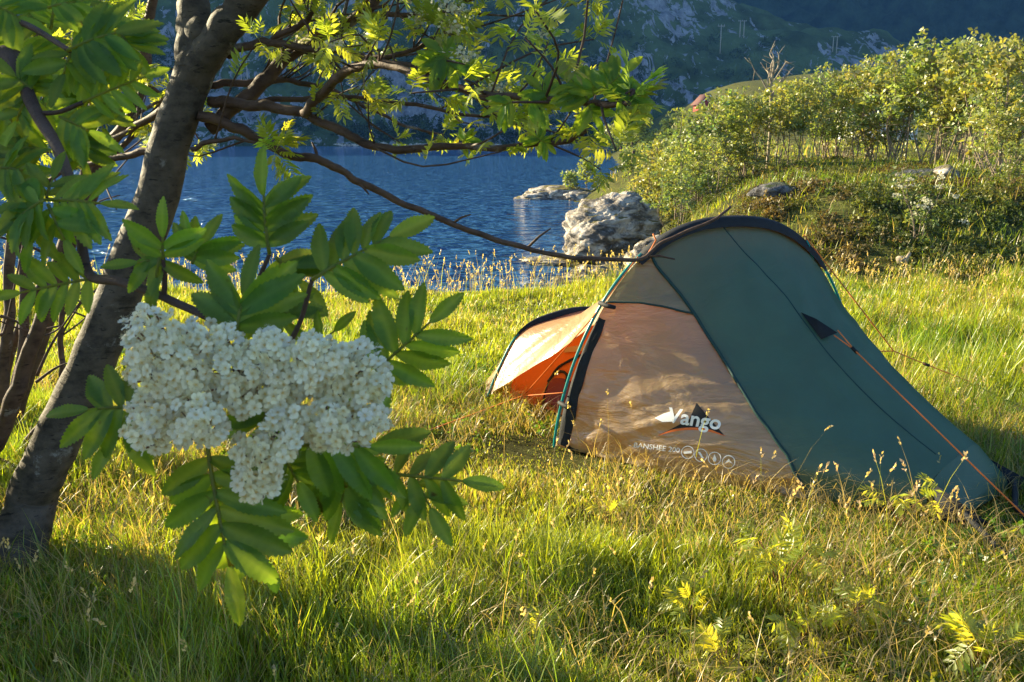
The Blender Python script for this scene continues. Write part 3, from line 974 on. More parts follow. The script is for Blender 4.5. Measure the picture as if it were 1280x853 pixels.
tb = MB()
base = onz(24, 708)
trunk_pts = catmull([base + [-.02, 0, -.15], base + [0, 0, .02]] + [at(px, py, 3.05) for px, py in ((36, 640), (54, 590), (80, 532), (112, 460), (150, 368), (183, 284), (210, 200), (232, 115), (248, 62), (258, 30))], 70)
tr = np.interp(np.linspace(0, 1, 70), [0, .12, .2, .35, .55, .75, .9, 1], [.104, .094, .086, .080, .074, .066, .063, .052])
tb.tube(rough(trunk_pts, .008) + toff, tr, 22, None, .05)
ls = path([(244, 90), (243, 45), (240, 0), (234, -60), (222, -180), (230, -330), (215, -470)], 3.05, 3.2, 40)
tb.tube(rough(ls, .006) + toff, np.interp(np.linspace(0, 1, 40), [0, .3, 1], [.062, .050, .02]), 16, None, .14)
rs = path([(236, 110), (262, 62), (292, 22), (330, -26), (390, -120), (430, -260), (500, -420)], 3.05, 2.9, 40)
tb.tube(rough(rs, .006) + toff, np.interp(np.linspace(0, 1, 40), [0, .3, 1], [.058, .054, .02]), 16, None, .14)
# swellings and knots
for px, py, r in ((205, 172, .018),):
    c = at(px, py, 3.02); tb.tube(np.array([c + [-.03, 0, -.04], c, c + [.03, 0, .05]]) + toff, [r * .6, r, r * .5], 8)
for a, l in ((2.9, .22),):
    d = np.array([math.cos(a), math.sin(a), 0]) * l
    tb.tube(np.array([base + [0, 0, .16], base + d * .45 + [0, 0, .03], base + d + [0, 0, -.08]]) + toff, [.06, .045, .02], 8)
tb.build('trunk', M['bark'], tree, True, False)

BR = [  # photograph points, depth at start and end, radius at start and end, leafiness
    ([(262, 126), (300, 130), (340, 135), (379, 141), (406, 154), (432, 167), (472, 183), (512, 187), (560, 183), (620, 186), (665, 181), (705, 176), (728, 168), (733, 160)], 3.08, 2.6, .019, .006, .45),
    ([(380, 142), (403, 117), (422, 98), (440, 86), (462, 80), (499, 85), (532, 98), (570, 110), (620, 120), (680, 124), (740, 131), (784, 128)], 2.94, 1.95, .016, .006, .8),
    ([(285, 68), (308, 58), (334, 54), (366, 57), (406, 62), (446, 68), (472, 72), (499, 68), (530, 58), (560, 40)], 3.05, 2.7, .015, .005, 1.3),
    ([(334, 54), (363, 37), (385, 26), (392, 5), (396, -40), (420, -90)], 3.0, 2.8, .011, .004, 1.5),
    ([(262, 160), (308, 122), (334, 98), (358, 72), (374, 61), (406, 42), (448, 21), (470, 0), (500, -50), (540, -130)], 3.1, 3.0, .026, .012, .7),
    ([(262, 106), (300, 104), (332, 102), (361, 100), (390, 106), (419, 114), (446, 127), (472, 141), (512, 159), (552, 169)], 3.1, 3.4, .013, .004, .8),
    ([(316, 127), (369, 124), (422, 121), (459, 124), (512, 130), (560, 139), (620, 148), (650, 160)], 3.15, 3.0, .010, .004, .8),
    ([(247, 143), (281, 154), (308, 167), (340, 183), (369, 195), (395, 199), (425, 211), (450, 228), (495, 250), (545, 272), (580, 288), (640, 305), (700, 320), (760, 323), (804, 322), (836, 299), (890, 276), (914, 257)], 3.02, 3.5, .018, .0055, 0),
    ([(240, 186), (276, 175), (313, 177), (345, 188)], 3.0, 2.9, .009, .003, .3),
    ([(215, 182), (196, 187), (160, 195), (126, 201), (80, 214), (40, 240)], 3.05, 3.3, .016, .006, .3),
    ([(222, 130), (190, 146), (150, 170), (100, 186), (40, 190)], 3.1, 3.5, .016, .006, .8),
    ([(430, 84), (480, 76), (540, 95), (590, 118), (640, 132)], 2.75, 2.5, .008, .003, 1.0),
    ([(448, 21), (500, 18), (540, 20), (575, 6), (600, -20)], 3.0, 2.7, .009, .004, 1.5),
    ([(240, 0), (262, -40), (330, -90), (430, -120), (520, -140)], 3.1, 2.6, .02, .006, 1.5),
    ([(236, -60), (180, -100), (110, -120), (40, -180)], 3.1, 2.8, .018, .006, 1.5),
]
crown = MB()
blossom_spots = []
def leaf_rosette(mb, p, d, n, size, rng=RNG, tpl=PINN):
    dirs = nrm(np.asarray(d) * .55 + rdir(n, rng) * .9 + np.array([0, 0, .15]))
    nn = nrm(np.array([0, 0, 1.0]) + rng.normal(size=(n, 3)) * .45)
    scatter(mb, tpl, np.repeat(p[None], n, 0), dirs, nn, size * rng.uniform(.75, 1.2, n), tone(n, .75, 1.2, .08, rng), rng)

rb = np.random.default_rng(91)
for pts, y0, y1, r0, r1, leafy in BR:
    P = rough(path(pts, y0, y1, len(pts) * 6), .006)
    n = len(P)
    mb = MB()
    mb.tube(P + toff, np.linspace(r0, r1, n), 8, None, .12)
    if leafy == 0:                       # the long bare branch: a few dead spurs
        for i, d in ((int(n * .56), (.07, 0, .035)), (int(n * .665), (.09, 0, .075)), (int(n * .40), (.05, 0, -.05)), (int(n * .83), (.11, .0, -.012)), (int(n * .30), (-.02, 0, .06))):
            mb.tube(np.array([P[i], P[i] + np.array(d) * .5 + [0, 0, .006], P[i] + np.array(d)]) + toff, [.006, .005, .003], 6)
    else:
        seglen = np.linalg.norm(np.diff(P, axis=0), axis=1).sum()
        k = int(seglen * 13 * leafy) + 2
        for q in range(k):
            i = int(n * (.16 + .84 * rb.random() ** .85)); i = min(i, n - 2)
            p = P[i]; tng = nrm(P[i + 1] - P[i])
            d = nrm(rdir(1, rb)[0] + tng * .9 + np.array([0, 0, .5]))
            l = rb.uniform(.07, .26) if rb.random() < .72 else rb.uniform(.28, .55)
            e = p + d * l; mid = p + d * l * .5 + rdir(1, rb)[0] * l * .12
            tw = catmull([p, mid, e], 7)
            if pixel(e)[1] > 215 or pixel(e)[0] > 800: continue
            mb.tube(tw + toff, np.linspace(max(.0035, r1 * .6), .002, 7), 5)
            leaf_rosette(crown, e + toff, d, rb.integers(3, 6), .088, rb)
            if l > .17: leaf_rosette(crown, mid + toff, d, 1, .10, rb)
            if rb.random() < .22 and pixel(e)[1] < 130: blossom_spots.append(e)
        for j in range(3): leaf_rosette(crown, P[-1] + toff, nrm(P[-1] - P[-3]), 3, .11, rb)
    mb.build('branch', M['twig'], tree, True, False)
# crown above the picture
ru = np.random.default_rng(5)
for c, R_, k in (((-1.35, 3.1, 2.75), (1.0, .9, .55), 150), ((-.3, 2.9, 2.55), (.9, .7, .35), 80), ((-2.4, 3.2, 2.4), (.7, .7, .6), 90)):
    p = np.array(c) + rdir(k, ru) * np.array(R_) * (ru.random((k, 1)) ** .4)
    for q in p:
        if pixel(q)[1] < -40 or pixel(q)[0] < -40: leaf_rosette(crown, q + toff, rdir(1, ru)[0], 4, .12, ru)
crown.build('crown', M['mid_leaf'], tree)
# far blossom clusters of this tree
def blossom(mb, c, r, n, rng, size):
    p = c + rng.normal(size=(n, 3)) * np.array([r, r, r * .45]) * .55
    tv = np.array([[1, 0, 0], [.7, .7, .1], [0, 1, 0], [-.7, .7, .1], [-1, 0, 0], [-.7, -.7, .1], [0, -1, 0], [.7, -.7, .1]], float)
    q = np.array([[0, 1, 2, 3], [0, 3, 4, 7], [4, 5, 6, 7]])
    nn = nrm(rng.normal(size=(n, 3)) * .6 + np.array([0, -.3, 1]))
    mb.stamp(tv, q, None, p, frames(rdir(n, rng), nn, np.full(n, size)), np.array([[.62, .60, .46]]) * rng.uniform(.8, 1.2, (n, 1)))
for c in blossom_spots[:26]:
    mb = MB(); blossom(mb, c + toff + np.array([0, 0, .02]), .035, 60, rb, .0048)
    mb.build('flower_cluster', M['petal'], tree)

# rowan behind at the left: several thinner stems
rowan2 = empty('rowan_tree', onz(-10, 575))
tag(rowan2, 'many stemmed rowan with thin reddish stems behind the thick leaning trunk', 'tree')
o2 = -np.array(rowan2.location)
STEMS = [([(-22, 590), (0, 545), (24, 480), (51, 405), (72, 330), (100, 240), (120, 120), (118, 20), (130, -80)], 3.6, 3.7, .040, .012),
         ([(0, 560), (4, 470), (12, 380), (16, 280), (24, 160), (45, 60), (60, -60)], 4.1, 4.2, .032, .012),
         ([(12, 550), (30, 420), (28, 300), (28, 200), (28, 110), (10, 20)], 4.3, 4.3, .028, .012),
         ([(10, 585), (70, 505), (77, 440), (78, 390), (84, 350)], 3.9, 3.9, .017, .008),
         ([(0, 580), (60, 400), (100, 260), (131, 187), (164, 145), (180, 80), (185, 40), (192, -10), (205, -90)], 4.3, 4.2, .036, .016),
         ([(-10, 575), (20, 420), (70, 330), (112, 260), (140, 200), (190, 140), (240, 80)], 4.5, 4.2, .022, .008)]
c2 = MB(); r2 = np.random.default_rng(17)
for pts, y0, y1, r0, r1 in STEMS:
    P = rough(path(pts, y0, y1, len(pts) * 6), .012); n = len(P)
    mb = MB(); mb.tube(P + o2, np.linspace(r0, r1, n), 10, None, .12)
    for q in range(7):
        i = int(n * r2.uniform(.42, .98)); i = min(i, n - 2)
        d = nrm(rdir(1, r2)[0] + np.array([.2, 0, .6])); l = r2.uniform(.2, .55)
        e = P[i] + d * l
        tw = catmull([P[i], P[i] + d * l * .5 + rdir(1, r2)[0] * .04, e], 8)
        mb.tube(tw + o2, np.linspace(r1 * .6, .003, 8), 6)
        for w in (3, 5, 7):
            if pixel(tw[w])[1] < 190: leaf_rosette(c2, tw[w] + o2, d, 3, .115, r2)
    mb.build('stem', M['twig'], rowan2, True, False)
mb = MB()
for pts in ([(46, 470), (62, 435), (84, 400), (112, 362)], [(45, 478), (70, 460), (92, 452)], [(0, 395), (20, 402), (44, 420)], [(-6, 572), (14, 580), (28, 592)], [(0, 660 - 240), (8, 405), (30, 300)]):
    P = path(pts, 3.7, 3.75, 14); mb.tube(P + o2, np.linspace(.008, .003, 14), 6)
mb.build('twig', M['twig'], rowan2, True, False)
for c, R_, k in (((-2.3, 4.3, 2.35), (.9, .6, .5), 120), ((-2.0, 4.2, 2.9), (.9, .6, .4), 70)):
    p = np.array(c) + rdir(k, r2) * np.array(R_) * (r2.random((k, 1)) ** .5)
    for q in p: leaf_rosette(c2, q + o2, rdir(1, r2)[0], 3, .115, r2)
c2.build('crown', M['mid_leaf'], rowan2)

# ------------------------------------------------------------------ the near rowan whose blossoming branch fills the left of the picture
near = empty('rowan_tree', (-2.05, 1.35, tz(-2.05, 1.35)))
tag(near, 'close rowan branch with a large white blossom cluster and big serrated leaves', 'tree')
no = -np.array(near.location)
trunk_n = catmull([(-2.05, 1.35, -.1), (-2.0, 1.36, .6), (-1.86, 1.33, 1.3), (-1.72, 1.28, 1.9), (-1.7, 1.3, 2.5), (-1.8, 1.4, 3.0)], 30)
mb = MB(); mb.tube(rough(trunk_n, .01) + no, np.linspace(.11, .03, 30), 14, None, .14); mb.build('trunk', M['bark'], near, True, False)

CU, CR, CT = UP, RIGHT, -FWD
def camdir(v): return nrm(v[0] * CR + v[1] * CU + v[2] * CT)

def serrated(n=26, w=.32, seed=0):
    """leaflet with a saw-toothed edge, length 1 along x"""
    r = np.random.default_rng(seed)
    t = np.linspace(0, 1, n + 1)
    prof = .5 * w * np.clip(np.sin(np.pi * (t * .97 + .03) ** .86), 0, 1) ** .72
    tooth = np.where(np.arange(n + 1) % 2 == 1, 1.0, 0.0) * .026 * sstep(.22, .4, t) * sstep(1.0, .9, t)
    z0 = -.16 * t ** 2 + .01 * np.sin(t * 9 + r.uniform(0, 6))
    V = []
    for sgn in (1, -1):
        for f, fold in ((1.0, .22), (.52, .13)):
            hw = prof * f + (tooth if f == 1.0 else 0)
            wave = .012 * np.sin(t * 16 + r.uniform(0, 6)) * f
            V.append(np.stack([t + (tooth * .8 if f == 1.0 else 0) + .04 * f * (1 - t) * np.sin(np.pi * t), sgn * hw, z0 + fold * hw + wave * np.sin(np.pi * t)], -1))
    for q_ in (1, 3): V[q_][:, 2] += .005 * np.cos(np.arange(n + 1) * 2 * np.pi / 3) * np.sin(np.pi * t)
    V.append(np.stack([t, 0 * t, z0 - .006], -1))
    k = n + 1; i = np.arange(n); Q = []
    def st(a, b): return np.stack([a * k + i, b * k + i, b * k + i + 1, a * k + i + 1], -1)
    Q = np.vstack([st(4, 1), st(1, 0), st(3, 4), st(2, 3)])
    C = np.ones((5 * k, 3)); C[4 * k:] = (1.35, 1.22, 1.4)
    for q_ in (1, 3): C[q_ * k:(q_ + 1) * k] *= (1 + .07 * (np.arange(k) % 3 == 0))[:, None]
    return np.vstack(V), Q, C
SERR = [serrated(26, w, s) for s, w in ((0, .31), (1, .33), (2, .28), (3, .35))]

def hero_leaf(name, b, tip, n, pairs, ll, parent, off, seed, sag=.04, colour=1.0, mat=None, spread=68, droop=.25):
    """one big compound leaf from b to tip (its last leaflet's end), n the side it shows"""
    r = np.random.default_rng(seed)
    b, tip, n = np.asarray(b, float), np.asarray(tip, float), nrm(n)
    axis = tip - b; Ltot = np.linalg.norm(axis); x = axis / Ltot
    n = nrm(n - x * np.dot(n, x)); y = np.cross(n, x)
    rl = max(Ltot - ll * .95, Ltot * .35)
    pts = [b + x * rl * q + n * (-sag * Ltot * q * q + sag * .3 * Ltot * math.sin(q * 3)) for q in np.linspace(0, 1, 9)]
    pts = np.array(pts)
    mb = MB()
    mb.tube(pts + off, np.linspace(.0016, .0009, 9) * (ll / .045) ** .5, 6, (1.7, 1.1, 1.6))
    for i in range(pairs + 1):
        q = .16 + .78 * i / max(1, pairs) if i < pairs else 1.0
        p = b + x * rl * q + n * (-sag * Ltot * q * q + sag * .3 * Ltot * math.sin(q * 3))
        for sg in ((1, -1) if i < pairs else (0,)):
            a = sg * (math.radians(spread - 18 * i / max(1, pairs)) + r.normal() * .10)
            d = x * math.cos(a) + y * math.sin(a) - n * (droop * (.3 + .7 * abs(math.sin(a))) + r.normal() * .12)
            nn = n + y * (r.normal() * .22 + .15 * sg) + x * r.normal() * .2
            L_ = ll * (.80 + .25 * math.sin(math.pi * (i + .8) / (pairs + 1.2))) * r.uniform(.93, 1.07)
            tv, tq, tc_ = SERR[r.integers(0, 4)]
            tv = tv.copy(); tv[:, 2] -= r.uniform(-.05, .16) * tv[:, 0] ** 2
            c = colour * r.uniform(.86, 1.14) * np.array([1 + r.normal() * .06, 1, 1 + r.normal() * .06])
            Mx = frames(nrm(d)[None], nrm(nn)[None], [L_])
            mb.stamp(tv, tq, None, (p + off)[None], Mx, None)
            mb.c[-1] = tc_ * c
    o = mb.build(name, mat or M['hero_leaf'], parent, True)
    return o

# base px, tip px, depth, pairs, leaflet px, side shown (right, up, towards), droop
HERO = [
    ((337, 318), (318, 178), .56, 5, 80, (-.25, .25, 1), .15), ((390, 350), (546, 258), .55, 5, 88, (.0, .35, 1), .12),
    ((296, 418), (314, 290), .53, 3, 100, (.0, .55, .8), .15), ((458, 474), (586, 360), .56, 4, 82, (.25, .1, 1), .15),
    ((372, 556), (540, 560), .54, 4, 98, (.0, .15, 1), .2), ((478, 592), (636, 606), .58, 3, 72, (.1, .3, 1), .3),
    ((258, 548), (298, 798), .53, 5, 108, (-.05, .1, 1), .12), ((300, 610), (352, 760), .55, 3, 80, (.2, .3, 1), .2),
    ((178, 508), (44, 514), .55, 3, 80, (-.1, .3, 1), .2), ((172, 520), (98, 600), .56, 2, 78, (-.1, .0, 1), .15),
    ((204, 324), (200, 246), .58, 2, 66, (.1, .3, 1), .1), ((200, 322), (184, 394), .58, 1, 70, (0, .1, 1), .1),
    ((206, 324), (122, 332), .585, 2, 58, (0, .3, 1), .15),
    ((60, 250), (176, 254), .60, 4, 74, (0, .35, 1), .1), ((58, 248), (76, 182), .62, 2, 54, (0, .2, 1), .1),
    ((58, 250), (-24, 262), .60, 3, 70, (-.2, .5, .9), .1), ((60, 256), (98, 342), .59, 2, 64, (0, .2, 1), .15),
    ((50, 258), (22, 346), .60, 2, 62, (0, .2, 1), .15), ((55, 250), (-30, 305), .585, 3, 66, (-.1, .6, .8), .1),
    ((128, 346), (-26, 374), .62, 5, 58, (0, .1, 1), .15), ((84, 64), (194, 14), .66, 5, 78, (0, .45, 1), .1),
    ((88, 66), (172, 112), .68, 4, 62, (.1, .3, 1), .05), ((104, 128), (212, 80), .66, 4, 46, (0, .1, 1), .2),
    ((90, 64), (60, 132), .67, 2, 62, (0, .2, 1), .1), ((74, 146), (156, 184), .66, 3, 60, (.1, .2, 1), .1),
    ((-10, 5), (64, 40), .70, 3, 60, (0, .4, 1), .1), ((40, 112), (-24, 62), .68, 3, 62, (0, .3, 1), .1),
    ((30, 130), (0, 190), .68, 2, 64, (0, .2, 1), .1), ((60, 10), (150, -14), .70, 3, 62, (0, .4, 1), .1),
    ((20, 90), (64, 160), .69, 3, 56, (0, .3, 1), .1), ((-20, 120), (44, 178), .72, 3, 58, (0, .3, 1), .1),
    ((20, 60), (100, 96), .71, 3, 58, (0, .3, 1), .1), ((345, 322), (416, 392), .60, 3, 78, (.1, .3, 1), .2),
    ((350, 560), (400, 660), .56, 3, 80, (.05, .1, 1), .12), ((100, 20), (170, 60), .74, 3, 60, (0, .4, 1), .1),
    ((20, 190), (-20, 240), .66, 2, 60, (0, .3, 1), .1), ((400, 430), (442, 390), .58, 1, 48, (0, .2, 1), .1), ((410, 560), (462, 672), .555, 3, 88, (0, .1, 1), .15), ((432, 572), (530, 538), .57, 2, 92, (0, .3, 1), .15),
    ((440, 585), (402, 692), .57, 3, 82, (-.1, .1, 1), .12), ((520, 600), (562, 682), .585, 2, 66, (0, .2, 1), .2), ((262, 600), (330, 690), .56, 3, 70, (.1, .2, 1), .2), ((240, 330), (272, 262), .59, 3, 66, (0, .2, 1), .1),
    ((340, 500), (300, 590), .565, 3, 74, (0, .1, 1), .15), ((330, 380), (396, 440), .575, 3, 74, (.1, .2, 1), .15), ((150, 40), (188, 96), .70, 3, 58, (0, .3, 1), .1), ((0, 210), (64, 214), .64, 3, 58, (0, .3, 1), .1),
]
_rh = np.random.default_rng(55)
for _ in range(16):                      # more of the dark canopy at the upper left
    b = (_rh.uniform(-20, 120), _rh.uniform(-20, 190)); a = _rh.uniform(0, 6.28); l = _rh.uniform(70, 105)
    HERO.append((b, (b[0] + l * math.cos(a), b[1] + l * math.sin(a)), _rh.uniform(.74, .92), 4, 52, (_rh.normal() * .3, .3 + _rh.normal() * .2, 1), .15))
for k, (b, t, z, pr, lp, nd, dr) in enumerate(HERO):
    lf = hero_leaf('leaf', atz(*b, z), atz(*t, z * (.97 + .05 * ((k * 37) % 10) / 10)), camdir(nd), pr + (1 if pr > 2 else 0), lp * .84 / F_PX * z, near, no, 300 + k, colour=1.0 + .12 * math.sin(k * 2.1), droop=dr)
    if k == 6: tag(lf, 'long hanging leaf below the blossom, partly yellow in the sun')

# twigs of the near branch
mb = MB()
tw = [np.array([-1.71, 1.28, 2.0]), np.array([-1.2, .95, 1.93]), atz(-60, 40, .72), atz(5, 68, .70), atz(24, 96, .69), atz(46, 142, .67), atz(74, 190, .65), atz(96, 260, .63), atz(110, 340, .62), atz(150, 352, .60), atz(205, 372, .59), atz(285, 412, .58), atz(335, 470, .575), atz(386, 548, .565)]
P = catmull(tw, 120); mb.tube(P + no, np.interp(np.linspace(0, 1, 120), [0, .15, .4, 1], [.012, .008, .0046, .0019]), 8, None, .1)
def twig(pts, z0, z1, r0, r1): mb.tube(catmull([atz(px, py, z0 + (z1 - z0) * i / (len(pts) - 1)) for i, (px, py) in enumerate(pts)], len(pts) * 6) + no, np.linspace(r0, r1, len(pts) * 6), 6)
twig([(-40, 10), (30, 30), (88, 64)], .74, .66, .0035, .0018); twig([(46, 142), (74, 140), (104, 128)], .67, .66, .0022, .0016)
twig([(96, 260), (78, 252), (58, 249)], .63, .61, .002, .0016); twig([(285, 412), (292, 400), (297, 420)], .58, .53, .002, .0014)
twig([(335, 470), (300, 440), (320, 360), (337, 318)], .578, .565, .002, .0014); twig([(335, 470), (372, 410), (390, 350)], .575, .555, .002, .0014)
twig([(335, 470), (400, 480), (458, 474)], .575, .562, .002, .0014); twig([(386, 548), (376, 552), (372, 556)], .565, .545, .002, .0014)
twig([(335, 470), (270, 500), (258, 548)], .575, .535, .002, .0014); twig([(335, 470), (240, 490), (176, 508)], .575, .56, .002, .0014)
twig([(386, 548), (430, 570), (478, 592)], .565, .58, .0018, .0013); twig([(205, 372), (206, 345), (204, 324)], .59, .58, .002, .0014)
mb.build('twig', M['twig'], near, True, False)

# blossom: domes of small five-petalled flowers
def flower_template(seed):
    r = np.random.default_rng(seed)
    V, Q, C, o = [], [], [], 0
    for k in range(5):
        a = k * 2 * math.pi / 5 + r.normal() * .06
        ca, sa = math.cos(a), math.sin(a)
        up_ = r.uniform(.05, .30)
        pet = []
        for (rr, ww, zz) in ((.12, .10, 0), (.45, .33, .04), (.78, .42, .05), (1.0, .26, -.02)):
            for s_ in (-1, 0, 1):
                pet.append((rr, ww * s_, zz + up_ * rr - (.10 if s_ == 0 else 0) * rr))
        for (x_, y_, z_) in pet: V.append((x_ * ca - y_ * sa, x_ * sa + y_ * ca, z_))
        for i in range(3):
            for j in range(2): Q.append((o + i * 3 + j, o + (i + 1) * 3 + j, o + (i + 1) * 3 + j + 1, o + i * 3 + j + 1))
        w = r.uniform(.88, 1.05)
        C += [(.80 * w, .66 * w, .40 * w)] * 3 + [(.93 * w, .90 * w, .74 * w)] * 9
        o += 12
    # centre and stamens
    a = np.linspace(0, 2 * math.pi, 7)[:-1]
    V += [(0, 0, .16)] + [(.2 * math.cos(q), .2 * math.sin(q), .05) for q in a]
    Q += [(o, o + 1, o + 2, o + 3), (o, o + 3, o + 4, o + 5), (o, o + 5, o + 6, o + 1)]
    C += [(.72, .52, .20)] * 7; o += 7
    for k in range(16):
        q = r.uniform(0, 6.28); rr = r.uniform(.25, .7); h_ = r.uniform(.45, .85); s_ = .04; e_ = .075
        cx, cy = rr * math.cos(q), rr * math.sin(q); bx, by = .12 * math.cos(q), .12 * math.sin(q)
        V += [(bx - s_ * .5, by, .1), (bx + s_ * .5, by, .1), (cx + s_ * .4, cy, h_), (cx - s_ * .4, cy, h_)]
        Q.append((o, o + 1, o + 2, o + 3)); C += [(.78, .76, .62)] * 4; o += 4
        V += [(cx - e_, cy, h_), (cx, cy - e_, h_ + .03), (cx + e_, cy, h_), (cx, cy + e_, h_ + .03)]
        Q.append((o, o + 1, o + 2, o + 3)); C += [(.80, .72, .44)] * 4; o += 4
    return np.array(V, float), np.array(Q), np.array(C)
FLW = [flower_template(s) for s in range(6)]
# discs read off the blossom: x, y, radius (in a crop 3.16 times enlarged from (130, 370))
DISC = [[(180, 150, 105), (330, 230, 125), (165, 285, 95), (260, 330, 90), (250, 140, 60)], [(190, 470, 105), (200, 565, 65), (150, 520, 70)],
        [(360, 470, 95), (420, 520, 65), (300, 540, 50)], [(480, 180, 70), (520, 330, 115), (560, 420, 70), (430, 310, 90)],
        [(660, 200, 70), (640, 320, 120), (720, 375, 70), (590, 250, 70)], [(820, 250, 95), (800, 320, 60), (900, 260, 80)],
        [(930, 330, 110), (1020, 260, 80), (1080, 350, 68), (1000, 380, 90)], [(950, 500, 120), (1060, 490, 62), (840, 540, 70), (900, 430, 80)],
        [(700, 530, 80), (770, 500, 70), (650, 620, 80), (720, 600, 50)], [(560, 600, 65), (600, 730, 88), (630, 690, 75), (570, 670, 50), (650, 745, 50)]]
rf = np.random.default_rng(8)
all_pts = []
stalks = MB()
for ci, discs in enumerate(DISC):
    pts = []
    cx0 = np.mean([d[0] for d in discs]); cy0 = np.mean([d[1] for d in discs])
    R0 = max(math.hypot(d[0] - cx0, d[1] - cy0) + d[2] for d in discs)
    for _ in range(12000):
        d = discs[rf.integers(len(discs))]
        a, rr = rf.uniform(0, 6.283), d[2] * .88 * math.sqrt(rf.random())
        x_, y_ = d[0] + rr * math.cos(a), d[1] + rr * math.sin(a)
        if all((x_ - p[0]) ** 2 + (y_ - p[1]) ** 2 > 27 ** 2 for p in all_pts):
            all_pts.append((x_, y_)); pts.append((x_, y_))
    mb = MB()
    zc = .512 + .008 * math.sin(ci * 2.3)
    root = atz(130 + cx0 / 3.16 * .7 + 70 * .3 * 1.0, 370 + (cy0 + 80) / 3.16, zc + .05)
    for (x_, y_) in pts:
        rel = min(1, math.hypot(x_ - cx0, y_ - cy0) / R0)
        z = zc - .022 * math.sqrt(max(0, 1 - rel ** 2)) + rf.normal() * .004
        p = atz(130 + x_ / 3.16, 370 + y_ / 3.16, z)
        nd = camdir(((x_ - cx0) / R0 * .9 + rf.normal() * .22, -(y_ - cy0) / R0 * .9 + .25 + rf.normal() * .22, 1.35))
        tv, tq, tc_ = FLW[rf.integers(6)]
        sz = rf.uniform(.0037, .0047)
        mb.stamp(tv, tq, None, (p + no)[None], frames(rdir(1, rf), nd[None], [sz]), None)
        mb.c[-1] = tc_ * rf.uniform(.95, 1.06) * np.array([1, 1, rf.uniform(.9, 1.03)])
        if rf.random() < .5:
            stalks.tube(np.array([p - nd * .001, p - nd * .014 + (root - p) * .2, p + (root - p) * .55]) + no, [.0006, .0006, .0008], 4)
    # buds and deeper flowers that fill the dome
    k = len(pts)
    for (x_, y_) in pts:
        p = atz(130 + (x_ + rf.normal() * 13) / 3.16, 370 + (y_ + rf.normal() * 13) / 3.16, zc + rf.uniform(.002, .010))
        tv, tq, tc_ = FLW[rf.integers(6)]
        mb.stamp(tv, tq, None, (p + no)[None], frames(rdir(1, rf), camdir((rf.normal() * .4, rf.normal() * .4, 1))[None], [.0040]), None)
        mb.c[-1] = tc_ * rf.uniform(.92, 1.04)
    mb.build('flower_cluster', M['petal'], near)
stalks.tube(catmull([atz(335, 470, .575), atz(352, 500, .57), atz(352, 520, .565)], 10) + no, .0014, 6)
stalks.tube(catmull([atz(335, 470, .575), atz(260, 470, .57), atz(220, 500, .565)], 10) + no, .0014, 6)
M['flower_stalk'] = solid('flower_stalk', (.16, .07, .04), .6, .2)
stalks.build('flower_stalk', M['flower_stalk'], near, True, False)

# rest of the near crown, unseen, plus low leaf masses added to shade the ground
cr = MB(); rn = np.random.default_rng(33)
for c, R_, k in (((-1.95, 1.5, 2.15), (.75, .6, .6), 70), ((-1.3, 1.1, 2.35), (.6, .5, .3), 40), ((-2.3, 1.9, 1.6), (.5, .5, .5), 18), ((-2.6, 3.05, .35), (.42, .46, .42), 330), ((-2.45, 2.95, .85), (.38, .42, .48), 380), ((-1.3, 1.2, 2.15), (.42, .35, .4), 60)):
    p = np.array(c) + rdir(k, rn) * np.array(R_) * (rn.random((k, 1)) ** .4)
    for q in p:
        px, py = pixel(q)
        if px < -110 or py < -110: leaf_rosette(cr, q + no, rdir(1, rn)[0], 4, .15, rn)
cr.build('crown', M['mid_leaf'], near)  # near crown together with the added shading leaves
mb = MB()
for k in range(7):
    i = rn.integers(10, 29); d = nrm(rdir(1, rn)[0] * np.array([1, .7, .4]) + np.array([-.2, .2, .5]))
    mb.tube(catmull([trunk_n[i], trunk_n[i] + d * .4, trunk_n[i] + d * .8 + [0, 0, .1]], 10) + no, np.linspace(.02, .006, 10), 8)
mb.build('branch', M['twig'], near, True, False)

# the leafy tip of the long right hand branch, closer to the camera
TIP = [((738, 128), (690, 74), 1.98, 5, 40, (-.2, .3, 1)), ((748, 118), (806, 66), 1.92, 6, 40, (.1, .3, 1)), ((770, 126), (824, 146), 1.90, 5, 38, (0, .5, 1)),
       ((742, 120), (736, 78), 1.95, 3, 34, (.2, .4, 1)), ((778, 124), (815, 104), 1.92, 4, 34, (0, .5, 1)), ((640, 128), (602, 138), 2.05, 3, 34, (0, .4, 1)), ((660, 128), (706, 134), 2.05, 4, 32, (0, .4, 1)),
       ((735, 132), (752, 158), 1.96, 3, 34, (0, .2, 1)), ((690, 126), (655, 88), 2.05, 4, 34, (-.1, .3, 1)), ((676, 176), (694, 186), 2.6, 3, 22, (0, .4, 1)), ((676, 176), (660, 160), 2.6, 3, 22, (0, .4, 1)),
       ((560, 74), (535, 48), 2.2, 3, 40, (0, .3, 1)), ((560, 74), (566, 100), 2.2, 3, 40, (0, .3, 1)), ((556, 74), (526, 84), 2.2, 2, 40, (0, .3, 1)), ((578, 178), (592, 158), 2.7, 2, 20, (0, .3, 1)), ((578, 178), (604, 176), 2.7, 2, 20, (0, .3, 1))]
for k, (b, t, z, pr, lp, nd) in enumerate(TIP):
    hero_leaf('leaf', atz(*b, z), atz(*t, z), camdir(nd), pr, lp / F_PX * z, tree, toff, 700 + k, colour=1.15)
mb = MB()
for pts, z in (([(784, 128), (792, 112), (770, 126)], 1.92), ([(784, 128), (760, 128), (738, 128)], 1.95), ([(740, 130), (690, 128), (640, 128)], 2.04), ([(548, 96), (560, 74), (560, 60)], 2.25)):
    mb.tube(catmull([atz(px, py, z) for px, py in pts], 10) + toff, np.linspace(.005, .003, 10), 6)
mb.build('branch', M['twig'], tree, True, False)

